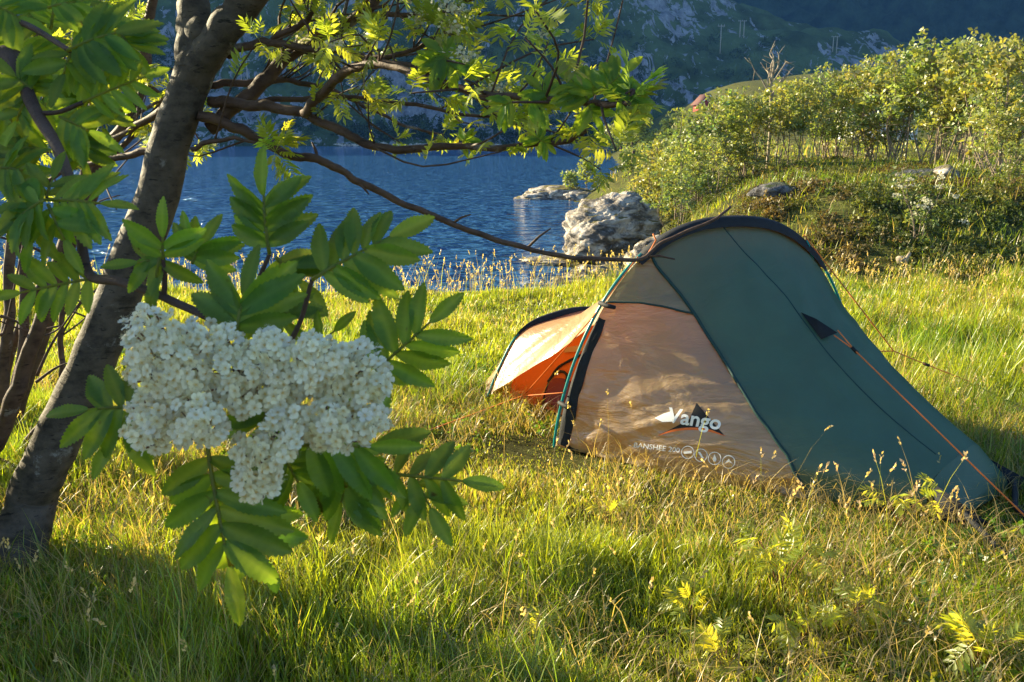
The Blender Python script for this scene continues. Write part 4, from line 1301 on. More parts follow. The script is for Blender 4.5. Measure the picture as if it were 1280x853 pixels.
# ------------------------------------------------------------------ rocks
def rock(name, c, size, seed, mat, label, rz=0.0, sub=5, amp=.32, group=None, flat=0.0):
    bm = bmesh.new(); bmesh.ops.create_icosphere(bm, subdivisions=sub, radius=1)
    v = np.array([p.co for p in bm.verts]); f = np.array([[q.index for q in p.verts] for p in bm.faces]); bm.free()
    d = nrm(v)
    o_ = seed * 13.7
    n = fbm(d[:, 0] * 1.1 + o_ + d[:, 2] * .8, d[:, 1] * 1.1 - d[:, 2] * .9, seed, 3)
    ca = np.round((d @ nrm(np.array([.4, -.5, .75]))) * 3.2 + n * 1.2) / 3.2          # ledges
    n2 = fbm(d[:, 0] * 5 + o_, d[:, 2] * 8 + d[:, 1] * 4, seed + 5, 4)
    r = 1 + amp * n + .10 * (ca - (d @ nrm(np.array([.4, -.5, .75])))) + .07 * n2
    v = d * r[:, None]
    v[:, 2] = np.where(v[:, 2] < -.6 + flat, -.6 + flat, v[:, 2])
    v = v * np.array(size)
    cs, sn = math.cos(rz), math.sin(rz)
    v = np.stack([v[:, 0] * cs - v[:, 1] * sn, v[:, 0] * sn + v[:, 1] * cs, v[:, 2]], -1)
    o = npmesh(name, v, None, mat, None, True, None, f)
    o.location = c
    tag(o, label, 'rock', group)
    return o
rp = at(766, 285, 17.5)
rock('boulder', (rp[0] - .02, 17.6, -.40), (.94, .95, .80), 3, M['rock'], 'big pale grey boulder at the water edge left of the tent', .3, 6, .15)
rp = at(748, 330, 15.8); rock('rock', (rp[0] - .05, 15.6, -.98), (.62, .40, .30), 5, M['rock'], 'low rock with a rusty top in the shallows below the big boulder', .1)
rp = at(716, 303, 17.8); rock('rock', (rp[0] - .12, 18.2, -1.0), (.75, .5, .14), 8, M['rock'], 'flat shore rock barely above the water left of the big boulder', .2)
rp = at(688, 242, 38); rock('rock', (rp[0] - .05, 38, -.95), (1.55, 1.1, .40), 11, M['rock'], 'flat pale rock slab reaching into the lake at the grassy point', .05)
rp = at(728, 243, 37); rock('rock', (rp[0] + .2, 36.8, -.95), (.8, .6, .3), 12, M['rock'], 'small grey rock between the flat slab and the grassy point', .4)
rp = at(812, 303, 14.2); rock('rock', (rp[0], 14.0, -.45), (.36, .34, .34), 14, M['rock'], 'small pale rock between the big boulder and the tent top', .5)
rp = at(803, 243, 19.5); rock('rock', (rp[0], 19.6, tz(rp[0], 19.6) - .05), (.42, .4, .28), 15, M['rock'], 'pale rock on the bank above the big boulder', .5)
for (px, py, y, sx, sz, sd, lb) in ((972, 268, 12.6, .30, .12, 21, 'dark blue grey rock in the bank just above the tent'), 
                                    (1150, 240, 14.0, .30, .14, 23, 'small grey rock left of the pale ledge high on the bank'), (1178, 240, 14.0, .42, .16, 24, 'pale slanting rock ledge high on the right bank'), ):
    p = at(px, py, y); rock('rock', (p[0], y, tz(p[0], y) + sz * .15), (sx, .3, sz), sd, M['dark_rock'] if sd != 24 else M['rock'], lb, .2 * sd, 4)
rq = np.random.default_rng(77)
mb = MB()
for k in range(170):                                          # stones of the far shore
    a = math.radians(rq.uniform(-32, 5.3)); r = 283.2 + rq.normal() * .5
    c = np.array([r * math.sin(a), r * math.cos(a) / math.cos(a) * 1.0, WATER_Z + .1]); c[1] = 283 + rq.uniform(-.8, 1.2)
    bm = bmesh.new(); bmesh.ops.create_icosphere(bm, subdivisions=1, radius=1)
    v = np.array([p.co for p in bm.verts]) * (1 + .3 * rq.normal(size=(len(bm.verts), 1))) * np.array([rq.uniform(.6, 2.2), .9, rq.uniform(.3, .9)])
    f = [[q.index for q in p.verts] for p in bm.faces]; bm.free()
    mb.add(v + c, None, f)
tag(mb.build('shore_stones', M['rock'], None, False, False), 'line of pale stones along the far shore', 'stones', kind='stuff')

# ------------------------------------------------------------------ saplings on the bank
def sapling(seed, h, stems, n_leaf, size, mat, spread=.28, lo=.18, bare=False):
    r = np.random.default_rng(seed)
    root = empty('sapling')
    crown = MB(); LP, LD = [], []
    for k in range(stems):
        hh = h * r.uniform(.72, 1.0)
        a = r.uniform(0, 6.283); sp = spread * h * r.uniform(.3, 1)
        b = np.array([math.cos(a), math.sin(a), 0]) * .10 * h * r.random()
        e = b + np.array([math.cos(a) * sp, math.sin(a) * sp, hh])
        P = catmull([b - [0, 0, .15], b + [0, 0, .05], b * .6 + e * .4 + r.normal(size=3) * .05 * h * np.array([1, 1, .2]), b * .25 + e * .75 + r.normal(size=3) * .04 * h, e], 22)
        mb = MB(); mb.tube(P, np.linspace(.0085 * h, .002 * h, 22), 6)
        for q in range(11):
            i = r.integers(6, 21); d = nrm(r.normal(size=3) * np.array([1, 1, .3]) + np.array([0, 0, .6])); l = h * r.uniform(.08, .2)
            tw = np.array([P[i], P[i] + d * l * .5 + [0, 0, .01], P[i] + d * l])
            mb.tube(tw, [.003 * h, .002 * h, .001 * h], 4)
            m = max(2, int(n_leaf / stems / 11 * .75))
            LP.append(tw[2] + r.normal(size=(m, 3)) * .032 * h); LD.append(np.repeat(d[None], m, 0))
        m = int(n_leaf / stems * .25); i = r.integers(int(22 * lo), 22, m)
        LP.append(P[i] + r.normal(size=(m, 3)) * .05 * h); LD.append(np.repeat(np.array([[0, 0, 1.]]), m, 0))
        mb.build('stem', M['stem_pale'], root, True, False)
    if not bare:
        LP, LD = np.vstack(LP), np.vstack(LD)
        s = LP[:, 2] > lo * h
        LP, LD = LP[s], LD[s]; m = len(LP)
        br = .70 + .5 * vn(LP[:, 0] * 2.2 + seed, LP[:, 2] * 2.2 + LP[:, 1] * 2, seed) * .5 + .25
        scatter(crown, CLUMP, LP, nrm(LD + rdir(m, r) * .9), nrm(r.normal(size=(m, 3)) * .7 + np.array([-.3, -.3, .8])), size * r.uniform(.6, 1.25, m), tone(m, .75, 1.2, .1, r) * br[:, None], r)
        crown.build('crown', mat, root)
    return root
KIND = [sapling(41, 3.0, 4, 430, .135, M['sap_leaf'], .20, .32), sapling(42, 3.0, 3, 380, .14, M['sap_leaf'], .16, .38), sapling(43, 3.0, 5, 470, .13, M['sap_leaf'], .24, .28),
        sapling(44, 3.0, 2, 300, .14, M['sap_leaf'], .12, .40), sapling(45, 3.0, 5, 500, .135, M['sap_leaf'], .28, .16)]
KIND_H = 3.0
SAPS = []  # photograph x, height of the tip in the photograph, distance
for px, top, y in ((1276, 38, 15.5), (1250, 62, 16.5), (1232, 52, 17.5), (1212, 66, 18.0), (1190, 56, 18.4), (1168, 48, 19.0), (1146, 58, 19.0), (1128, 64, 20.0), (1110, 84, 20.0), (1092, 78, 20.5),
                   (1074, 88, 20.0), (1054, 76, 21.0), (1040, 84, 21.0), (1022, 92, 20.0), (1006, 84, 21.0), (990, 92, 20.0), (972, 90, 20.5), (950, 96, 20.0), (936, 106, 21.0), (918, 108, 20.0), (900, 112, 20.5),
                   (886, 140, 19.5), (872, 146, 21.5), (858, 158, 19.0), (846, 160, 22.0), (1262, 110, 14.2), (1270, 180, 13.0),
                   (1200, 84, 22.5), (1060, 104, 24.0), (925, 124, 25.0), (1222, 88, 27.0),
                   (862, 186, 17.2), (900, 164, 18.0), (835, 172, 19.5), (820, 186, 18.6), (848, 206, 16.4), (810, 166, 24.0), (1264, 70, 17.0), (1236, 64, 18.5), (1180, 62, 18.0), (1138, 74, 19.5)):
    SAPS.append((px, top, y))
rs_ = np.random.default_rng(3)
used = set()
first_copy = [True] * len(KIND)
for k, (px, top, y) in enumerate(SAPS):
    p = at(px, top - (14 if px > 1090 and top < 100 else 0), y); x = p[0]; g = tz(x, y); h = max(.7, p[2] - g)
    i = int(rs_.integers(len(KIND)))
    o = KIND[i] if first_copy[i] else copy_tree(KIND[i])
    first_copy[i] = False
    sc_ = h / KIND_H / 1.03
    o.location = (x, y, g - .03); o.rotation_euler = (0, 0, rs_.uniform(0, 6.28)); o.scale = (sc_ * rs_.uniform(.95, 1.2) if h > 1.5 else sc_ * 1.2,) * 2 + (sc_,)
    lab = 'slender leafy sapling in the sunlit row along the top of the bank'
    grp = 'young trees in the row on the bank'
    if k == 0: lab, grp = 'tallest leafy sapling at the right end of the row', 'young trees in the row on the bank'
    if k == 26: lab = 'short leafy bush on the bank slope at the right edge below the tall saplings'
    if px < 912 and y < 18.8 and top > 180: lab = 'low bright bush spilling over the bank above the boulder'
    tag(o, lab, 'tree', grp)
for i, o in enumerate(KIND):
    if first_copy[i]:
        for ch in list(o.children): bpy.data.objects.remove(ch)
        bpy.data.objects.remove(o)
# the bare topped one
p = at(968, 62, 22); g = tz(p[0], 22)
bt = empty('dead_tree', (p[0], 22, g)); h = p[2] - g
tag(bt, 'dead sapling whose bare brown twigs rise above the leafy row', 'tree')
r = np.random.default_rng(12)
mb = MB(); P = catmull([(0, 0, -.1), (.02, 0, h * .4), (-.03, 0, h * .7), (0, 0, h * .82)], 20); mb.tube(P, np.linspace(.045, .025, 20), 8); mb.build('trunk', M['dead_wood'], bt, True, False)
for e, b in (((-.95, 0, h * .93), .62), ((-.45, .1, h * .90), .7), ((.02, 0, h * 1.04), .8), ((.12, 0, h * .98), .8), ((.48, .1, h * .92), .72), ((.80, 0, h * .86), .62), ((-.25, -.1, h * .84), .66), ((.6, -.1, h * .84), .6), ((-.1, .1, h * 1.0), .78)):
    s = np.array([0, 0, h * b]); e = np.array(e) * np.array([.62, 1, 1])
    mb = MB(); P = catmull([s, s * .6 + e * .4 + r.normal(size=3) * .05, s * .25 + e * .75 + r.normal(size=3) * .06, e], 14); mb.tube(P, np.linspace(.026, .007, 14), 6)
    for q in range(2):
        i = r.integers(5, 12); d = nrm(r.normal(size=3) * np.array([1, .4, .6]) + np.array([0, 0, .6])) * .25; mb.tube(np.array([P[i], P[i] + d * .5, P[i] + d]), [.010, .008, .004], 5)
    mb.build('branch', M['dead_wood'], bt, True, False)

# ------------------------------------------------------------------ trees farther off
def bush_tree(seed, h, w, n, size, mat, name='tree'):
    r = np.random.default_rng(seed); root = empty(name)
    mb = MB(); P = catmull([(0, 0, -.3), (.05 * h, 0, h * .3), (0, .03 * h, h * .6), (.02 * h, 0, h * .85)], 14); mb.tube(P, np.linspace(.035 * h, .008 * h, 14), 7)
    for q in range(7):
        i = r.integers(3, 13); d = nrm(r.normal(size=3) * np.array([1, 1, .3]) + [0, 0, .5]) * h * .3; mb.tube(np.array([P[i], P[i] + d * .5, P[i] + d]), [.012 * h, .008 * h, .004 * h], 5)
    mb.build('trunk', M['twig'], root, True, False)
    L_ = []
    for k in range(16):
        c = np.array([*(r.normal(size=2) * w * .24), h * r.uniform(.28, .86)]); c[:2] *= 1.25 - .75 * (c[2] / h) ** 2
        L_.append(c + rdir(n // 16, r) * np.array([w * .24, w * .24, h * .13]) * r.random((n // 16, 1)) ** .35)
    L_ = np.vstack(L_); m = len(L_)
    cm = MB(); scatter(cm, CLUMP, L_, nrm(rdir(m, r) + [0, 0, .3]), nrm(r.normal(size=(m, 3)) * .6 + [0, 0, 1]), size * r.uniform(.6, 1.3, m), tone(m, .6, 1.3, .1, r), r)
    cm.build('crown', mat, root)
    return root
FK = [bush_tree(61, 5, 3.6, 900, .30, M['far_leaf']), bush_tree(62, 5, 4.4, 1000, .30, M['far_leaf']), bush_tree(63, 5, 3.0, 800, .28, M['far_leaf'])]
NEARB = bush_tree(64, 2.6, 2.2, 1100, .13, M['sap_leaf'])
fresh = [True] * 3
for k, (px, top, y) in enumerate(((842, 160, 48), (866, 150, 56), (820, 165, 58), (836, 146, 85), (900, 136, 70), (875, 140, 95), (770, 150, 120), (752, 166, 130), (800, 142, 110), (930, 118, 80), (960, 112, 95), (812, 168, 46), (1000, 106, 90), (1040, 100, 100), (1240, 92, 70), (1190, 88, 60), (848, 138, 130))):
    p = at(px, top, y); x = max(p[0], float(np.interp(y, _cy, _cx)) + 1.0); g = tz(x, y); h = max(1.6, p[2] - g)
    i = k % 3; o = FK[i] if fresh[i] else copy_tree(FK[i]); fresh[i] = False
    o.location = (x, y, g - .1); o.rotation_euler = (0, 0, k * 1.7); o.scale = (h / 5 * 1.0,) * 3
    tag(o, 'bushy green tree on the rising ground beyond the sapling row', 'tree', 'trees beyond the sapling row')
p = at(790, 138, 41); g = tz(p[0], 41)
NEARB.location = (p[0], 41, g - .1); s_ = (p[2] - g) / 2.6; NEARB.scale = (s_ * 1.05, s_ * 1.05, s_)
tag(NEARB, 'rounded pale leafed tree at the lake edge left of the sapling row', 'tree')
for px, top, y, lb in ((716, 208, 37.6, 'smaller of two little saplings on the grassy point in the lake'), (736, 200, 38.2, 'taller of two little saplings on the grassy point in the lake')):
    p = at(px, top, y); g = tz(p[0], y); o = sapling(80 + px, 1.0, 3, 40, .15, M['sap_leaf'], .3, .35)
    h = max(.6, p[2] - g); o.location = (p[0], y, g); o.scale = (h * 1.1, h * 1.1, h); tag(o, lb, 'tree')

# flowering shrub, stump and driftwood at the foot of the bank
o = sapling(95, 1.0, 4, 60, .06, M['sap_leaf'], .38, .25); o.name = 'flowering_shrub'
p = at(1145, 338, 10.4); o.location = (p[0], 10.4, tz(p[0], 10.4)); o.scale = (.9, .9, .86)
tag(o, 'straggly shrub with pale flower heads at the foot of the bank', 'shrub')
mb = MB(); r = np.random.default_rng(6)
for k in range(14): blossom(mb, np.array([r.normal() * .20, r.normal() * .2, r.uniform(.3, .95)]), .055, 26, r, .012)
mb.build('flower_head', M['petal'], o)
def log(name, pts, y, r0, r1, lb):
    P = path(pts, y, y - .1, 16); b = P[0].copy(); mb = MB(); mb.tube(rough(P, .012) - b, np.linspace(r0, r1, 16), 9, None, .2)
    i = 9; mb.tube(np.array([P[i] - b, P[i] - b + [.05, 0, .07], P[i] - b + [.09, 0, .16]]), [r1 * .8, r1 * .6, r1 * .3], 6)
    q = mb.build(name, M['dead_wood'], None, True, False); q.location = b; tag(q, lb, 'wood')
log('driftwood', [(1232, 342), (1222, 330), (1212, 314)], 10.3, .06, .035, 'pale dead branch leaning on the bank foot right of the flowering shrub')
log('stump', [(1126, 346), (1126, 336), (1127, 322)], 10.0, .075, .05, 'short pale stump at the bank foot left of the flowering shrub')

# ------------------------------------------------------------------ houses and poles
def house(px, top, y, w, hw_, roofh, wall, lb, rz):
    p = at(px, top, y); d = w * 1.35; H = hw_
    root = empty('house', (p[0], y, p[2] - H - roofh), rz); tag(root, lb, 'house')
    mb = MB(); a = w / 2
    V = [(-a, 0, 0), (a, 0, 0), (a, 0, H), (0, 0, H + roofh), (-a, 0, H), (-a, d, 0), (a, d, 0), (a, d, H), (0, d, H + roofh), (-a, d, H)]
    mb.add(V, [(0, 1, 2, 4), (5, 9, 7, 6), (0, 4, 9, 5), (1, 6, 7, 2)], [(4, 2, 3), (9, 8, 7)]); mb.build('wall', wall, root, False, False)
    rf_ = MB(); e = .12 * w; t = .05 * w
    for s in (-1, 1):
        n = nrm(np.array([s * roofh, 0, a])); o_ = n * t
        A = np.array([s * (a + e), -e, H - e * roofh / a]) + n * .01; B = np.array([s * .001, -e, H + roofh]) + n * .01
        C, D = B + [0, d + 2 * e, 0], A + [0, d + 2 * e, 0]
        rf_.add([A, B, C, D, A + o_, B + o_, C + o_, D + o_], [(0, 1, 2, 3), (4, 7, 6, 5), (0, 4, 5, 1), (3, 2, 6, 7), (0, 3, 7, 4), (1, 5, 6, 2)])
    rf_.build('roof', M['roof'], root, False, False)
    tr_ = MB()
    for s in (-1, 1):
        A = np.array([s * (a + e), -e - .03, H - e * roofh / a]); B = np.array([0, -e - .03, H + roofh]); dn_ = np.array([0, 0, -.09 * w])
        tr_.add([A, B, B + dn_, A + dn_, A + [0, -.05, 0], B + [0, -.05, 0], B + dn_ + [0, -.05, 0], A + dn_ + [0, -.05, 0]], [(0, 1, 2, 3), (4, 7, 6, 5), (0, 4, 5, 1), (3, 2, 6, 7), (0, 3, 7, 4)])
    tr_.build('bargeboard', M['white_wall'], root, False, False)
    for wx, wz, ww, wh in ((-.22 * w, H * .35, .17 * w, .28 * H), (.22 * w, H * .35, .17 * w, .28 * H), (0, H + roofh * .18, .16 * w, roofh * .38)):
        fr = MB(); fr.box((wx - ww / 2, -.06, wz), (wx + ww / 2, .02, wz + wh)); f_ = fr.build('window', M['white_wall'], root, False, False)
        gl = MB(); gl.box((wx - ww * .36, -.075, wz + wh * .14), (wx + ww * .36, -.05, wz + wh * .86)); gl.build('pane', M['glass'], f_, False, False)
    return root
house(886, 118, 150, 2.6, 2.4, 1.4, M['red_wall'], 'small red house with a white trimmed gable on the far rise', .15)
house(1096, 108, 62, 4.6, 3.6, 1.5, M['white_wall'], 'white house half hidden behind the sapling row', -.5)
M['insulator'] = solid('insulator', (.25, .27, .28), .3, .5)
def utility_pole(px, base_y, top_y, two, lb, tree_=MT_BVH):
    h_ = hit(tree_, px, base_y)
    if h_[0] is None: return
    b = np.array(h_[0]); H = (base_y - top_y) / F_PX * np.linalg.norm(b) * .98
    root = empty('utility_pole', b); tag(root, lb, 'utility pole')
    sp = .12 * H
    xs = (-sp, sp) if two else (0,)
    for x in xs:
        mb = MB(); mb.tube([(x, 0, -1), (x, 0, H * .5), (x, 0, H)], [.20, .17, .13], 8); mb.build('post', M['grey_pole'], root, True, False)
    w = sp * 2.2 if two else .13 * H
    mb = MB(); mb.box((-w, -.12, H * .945), (w, .12, H * .97)); mb.build('crossarm', M['grey_pole'], root, False, False)
    for q in (-.85, 0, .85):
        mb = MB(); mb.tube([(q * w, 0, H * .97), (q * w, 0, H * .99), (q * w, 0, H * 1.03)], [.10, .13, .06], 6); mb.build('insulator', M['insulator'], root, True, False)
utility_pole(900, 67, 35, False, 'tallest single grey power pole on the dark mountainside')
utility_pole(927, 47, 28, True, 'pair of power poles high on the dark mountainside')
utility_pole(1043, 66, 48, True, 'small pair of power poles on the dark ridge above the trees')
utility_pole(306, 108, 78, True, 'twin power poles with a crossarm seen through the rowan branches')

# ------------------------------------------------------------------ far wood along the opposite shore
mb = MB(); r = np.random.default_rng(44)
for k in range(420):
    a = math.radians(r.uniform(-42, 8)); y = 287 + abs(r.normal()) * 12
    x = y * math.tan(a); h = r.uniform(3.5, 7.5) * (1.0 if r.random() > .1 else 1.25); w = h * r.uniform(.5, .9)
    nn_ = 46; c = rdir(nn_, r) * np.array([w * .5, w * .5, h * .5]) * r.random((nn_, 1)) ** .3 + np.array([0, 0, h * .48])
    c[:, :2] *= (1.2 - .6 * np.clip(c[:, 2:] / h, 0, 1))
    zb = 0 if y < 292 else (y - 292) * .25
    scatter(mb, CLUMP, c + np.array([x, y, zb - .8]), rdir(nn_, r), nrm(r.normal(size=(nn_, 3)) * .6 + [0, -.3, 1]), h * .17, tone(nn_, .5, 1.4, .1, r) * r.uniform(.6, 1.3), r)
tag(mb.build('far_wood', M['wood_leaf']), 'dark wood along the opposite shore of the lake', 'wood', kind='stuff')
# scrub on the lower mountainside and the sunlit rise
mb = MB()
for k in range(320):
    px, py = r.uniform(-60, 980), r.uniform(40, 165)
    h_ = hit(MT_BVH, px, py)
    if h_[0] is None: continue
    c = np.array(h_[0]); w = r.uniform(1.0, 3.2); nn_ = 16
    scatter(mb, CLUMP, c + rdir(nn_, r) * w * np.array([.8, .8, .6]) + [0, 0, w * .4], rdir(nn_, r), nrm(r.normal(size=(nn_, 3)) * .6 + [0, -.3, 1]), w * .45, tone(nn_, .5, 1.3, .1, r), r)
tag(mb.build('mountain_scrub', M['wood_leaf']), 'low dark scrub dotted over the lower mountainside', 'scrub', kind='stuff')

# ------------------------------------------------------------------ meadow grass
TENT_POLY = np.array([TA[:2] + [.05, .03], FN[:2] + [-.03, .05], FF[:2] + [-.02, -.02], (TC + TU * HW)[:2], _far[:2], _tip[:2] + [.1, .1], SB[:2] + [.25, .1], TA[:2] + [.12, .1]])
def inside(x, y, poly):
    c = np.zeros(len(x), bool); j = len(poly) - 1
    for i in range(len(poly)):
        xi, yi = poly[i]; xj, yj = poly[j]
        k = ((yi > y) != (yj > y)) & (x < (xj - xi) * (y - yi) / (yj - yi + 1e-12) + xi)
        c ^= k; j = i
    return c

def seg_dist(x, y):                       # distance from the tent's near hem
    a, b = TA[:2], FN[:2] + [.1, -.02]
    d = b - a; t = np.clip(((x - a[0]) * d[0] + (y - a[1]) * d[1]) / (d @ d), 0, 1)
    return np.hypot(x - a[0] - t * d[0], y - a[1] - t * d[1])

def blades(x, y, length, width, lean, col, rng, z=None):
    """one curved tapering blade per point; returns vertices, quads, triangles, colours"""
    m = len(x)
    z = terrain(x, y) if z is None else z
    az = rng.uniform(0, 2 * np.pi, m)
    dx, dy = np.cos(az), np.sin(az)
    fx, fy = -np.sin(az + rng.normal(size=m) * .4), np.cos(az + rng.normal(size=m) * .4)
    V = np.zeros((m, 7, 3)); tl = (0, .38, .72, 1.0)
    for k, t in enumerate(tl):
        off = lean * length * t ** 1.8
        cz = length * t * np.sqrt(np.clip(1 - (lean * t ** .8) ** 2 * .55, .12, 1))
        px, py, pz = x + dx * off, y + dy * off, z + cz - .01
        w = width * (1.0, .85, .55, 0)[k] * .5
        if k < 3:
            V[:, 2 * k] = np.stack([px - fx * w, py - fy * w, pz], -1); V[:, 2 * k + 1] = np.stack([px + fx * w, py + fy * w, pz], -1)
        else: V[:, 6] = np.stack([px, py, pz], -1)
    o = (np.arange(m) * 7)[:, None]
    Q = np.stack([o + np.array([[0, 1, 3, 2]]), o + np.array([[2, 3, 5, 4]])], 1).reshape(-1, 4)
    T = (o + np.array([[4, 5, 6]])).reshape(-1, 3)
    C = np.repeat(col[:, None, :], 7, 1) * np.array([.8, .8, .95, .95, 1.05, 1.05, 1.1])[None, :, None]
    return V.reshape(-1, 3), Q, T, C.reshape(-1, 3), V[:, 6], np.stack([dx, dy], -1)

GREEN, YEL, STRAW = np.array([.120, .215, .014]), np.array([.305, .325, .022]), np.array([.42, .32, .13])
def grass_cols(x, y, rng, dry):
    m = len(x)
    g = np.clip(.5 + .5 * vn(x * 1.3, y * 1.3, 71) + rng.normal(size=m) * .25, 0, 1)[:, None]
    c = GREEN * (1 - g) + YEL * g
    d = rng.random(m) < np.clip(dry + .30 * vn(x * .9 + 4, y * 1.1, 73), 0.02, .8)
    c[d] = STRAW * rng.uniform(.6, 1.15, (d.sum(), 1))
    return c * rng.uniform(.7, 1.25, (m, 1))

def field(name, n, y0, y1, dens, hgt, wid, dry, label, seed, xpad=1.3, mask=None):
    rng = np.random.default_rng(seed)
    y = y0 + (y1 - y0) * rng.random(n)
    half = y * .60 + xpad
    x = (rng.random(n) * 2 - 1) * half
    keep = rng.random(n) < dens(x, y) * half / (y1 * .60 + xpad)
    if mask is not None: keep &= mask(x, y)
    keep &= ~inside(x, y, TENT_POLY)
    x, y = x[keep], y[keep]; m = len(x)
    cl = np.clip(.62 + .55 * vn(x * 2.1, y * 2.1, 75) + .25 * vn(x * 6, y * 6, 76), .25, 1.5)
    ln = hgt(x, y) * cl * rng.uniform(.45, 1.15, m) * np.where(rng.random(m) < .10, rng.uniform(1.3, 2.1, m), 1)
    ln = ln * (.16 + .84 * sstep(.12, 1.05, seg_dist(x, y)))
    lean = np.clip(np.abs(rng.normal(size=m)) * .38 + .18, 0, 1.0)
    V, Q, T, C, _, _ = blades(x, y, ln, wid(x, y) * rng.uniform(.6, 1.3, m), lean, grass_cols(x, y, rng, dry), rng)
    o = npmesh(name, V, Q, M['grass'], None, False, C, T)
    tag(o, label, 'grass', kind='stuff')
    return m
one = lambda x, y: np.ones_like(x)
def near_tent(x, y):                     # shorter grass under the tent's edge
    d = np.abs((x - TA[0]) * .48 + (y - TA[1]) * .877)
    return d
n1 = field('grass', 680000, 1.9, 5.2, lambda x, y: np.clip(1.25 - .14 * y, .3, 1) * np.clip(.75 + .5 * vn(x * 1.7, y * 1.7, 79), .25, 1),
           lambda x, y: .145 + .06 * vn(x * .8, y * .8, 80) + .02 * (y - 2), lambda x, y: .0030 + .0004 * y, .06, 'long sunlit meadow grass around the tent', 101)
n2 = field('grass', 330000, 5.0, 10.2, one, lambda x, y: .19 - .008 * (y - 5) + .05 * vn(x * .7, y * .7, 82), lambda x, y: .0035 + .0005 * y, .07, 'golden grass on the far meadow towards the lake', 102,
           1.0, lambda x, y: (terrain(x, y) > -.55) & ((x < 2) | (y < 9.3)))
n3 = field('grass', 210000, 9.4, 26, lambda x, y: np.clip(.55 + .8 * vn(x * .8, y * .8, 84), .05, 1) * np.clip(1.5 - y / 18, .62, 1), lambda x, y: .20 + 0 * x, lambda x, y: .010 + 0 * y, .25, 'rough grass on the bank', 103,
           1.0, lambda x, y: (x > np.interp(y, _cy, _cx) + .3) & (terrain(x, y) > -.6))
n4 = field('grass', 40000, 24, 60, lambda x, y: np.clip(.5 + .6 * vn(x * .4, y * .4, 84), .1, 1), lambda x, y: .35 + 0 * x, lambda x, y: .03 + 0 * y, .3, 'distant rough grass by the lake point', 104,
           1.0, lambda x, y: (x > np.interp(y, _cy, _cx) + .3) & (terrain(x, y) > -.75) & (x < 26))
# flattened dead stems in the turf
rng = np.random.default_rng(110)
x = rng.uniform(-3, 3.4, 26000); y = rng.uniform(2.0, 5.4, 26000)
k = (np.abs(x) < y * .62 + .3) & (vn(x * 1.5, y * 1.5, 90) > -.25) & ~inside(x, y, TENT_POLY); x, y = x[k], y[k]; m = len(x)
V, Q, T, C, _, _ = blades(x, y, rng.uniform(.05, .20, m), rng.uniform(.002, .004, m), rng.uniform(.75, 1.2, m), STRAW * rng.uniform(.5, 1.2, (m, 1)), rng, terrain(x, y) + rng.uniform(.01, .06, m))
tag(npmesh('dry_grass', V, Q, M['grass'], None, False, C, T), 'matted straw coloured dead grass in the turf', 'grass', kind='stuff')

# low broad leaved herbs among the grass
rng = np.random.default_rng(140)
x = rng.uniform(-3.2, 3.6, 9000); y = rng.uniform(2.0, 6.0, 9000)
k = (np.abs(x) < y * .62 + .3) & (vn(x * 1.1 + 3, y * 1.1, 141) + .4 * vn(x * 4, y * 4, 142) > .12) & ~inside(x, y, TENT_POLY) & (seg_dist(x, y) > .15); x, y = x[k], y[k]; m = len(x)
mb = MB()
hc_ = np.where(rng.random((m, 1)) < .75, np.array([.075, .15, .016]), np.array([.19, .20, .03])) * rng.uniform(.7, 1.3, (m, 1))
scatter(mb, CLUMP, np.stack([x, y, terrain(x, y) + rng.uniform(.015, .07, m)], -1), rdir(m, rng), nrm(rng.normal(size=(m, 3)) * .35 + [0, 0, 1]), rng.uniform(.018, .042, m), hc_, rng)
tag(mb.build('herb_leaves', M['grass']), 'low round leaved herbs growing between the grass', 'herbs', kind='stuff')

# flowering grass: thin stalks with a seed head
def seeding(name, x, y, ln, head, label, seed, wid=.0022, lean=(.1, .5), hcol=(.46, .36, .19)):
    rng = np.random.default_rng(seed); m = len(x)
    c = np.where(rng.random((m, 1)) < .55, STRAW, YEL) * rng.uniform(.7, 1.2, (m, 1))
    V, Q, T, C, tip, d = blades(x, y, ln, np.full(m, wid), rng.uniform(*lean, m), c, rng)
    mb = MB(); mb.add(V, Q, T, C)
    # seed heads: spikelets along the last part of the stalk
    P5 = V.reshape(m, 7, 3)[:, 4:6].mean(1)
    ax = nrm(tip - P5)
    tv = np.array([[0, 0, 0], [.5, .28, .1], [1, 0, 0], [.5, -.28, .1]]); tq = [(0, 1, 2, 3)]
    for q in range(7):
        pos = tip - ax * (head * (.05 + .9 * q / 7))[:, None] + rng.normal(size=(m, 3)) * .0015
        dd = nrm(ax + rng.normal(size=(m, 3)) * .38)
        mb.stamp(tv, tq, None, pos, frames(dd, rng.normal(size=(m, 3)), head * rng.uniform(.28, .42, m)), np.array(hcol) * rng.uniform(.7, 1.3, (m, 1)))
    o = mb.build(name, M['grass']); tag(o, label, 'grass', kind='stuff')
rng = np.random.default_rng(120)
x = rng.uniform(-7, 7, 9000); y = rng.uniform(7.6, 10.3, 9000) - .9 * (x > 2)
k = (np.abs(x) < y * .62 + .5) & (terrain(x, y) > -.6) & (rng.random(9000) < .08 + .42 * sstep(7.8, 9.6, y)); x, y = x[k], y[k]
seeding('seeding_grass', x, y, rng.uniform(.24, .50, len(x)) * (1 - .35 * sstep(1, 3, x)), np.full(len(x), .055), 'feathery seeding grass along the lake edge and bank foot', 121, .004)
x = rng.uniform(-3.2, 4.5, 5200); y = rng.uniform(2.0, 7.8, 5200)
k = (np.abs(x) < y * .62 + .3) & ~inside(x, y, TENT_POLY) & (rng.random(5200) < .10 + .16 * (vn(x * 1.2, y * 1.2, 93) > .1)); x, y = x[k], y[k]
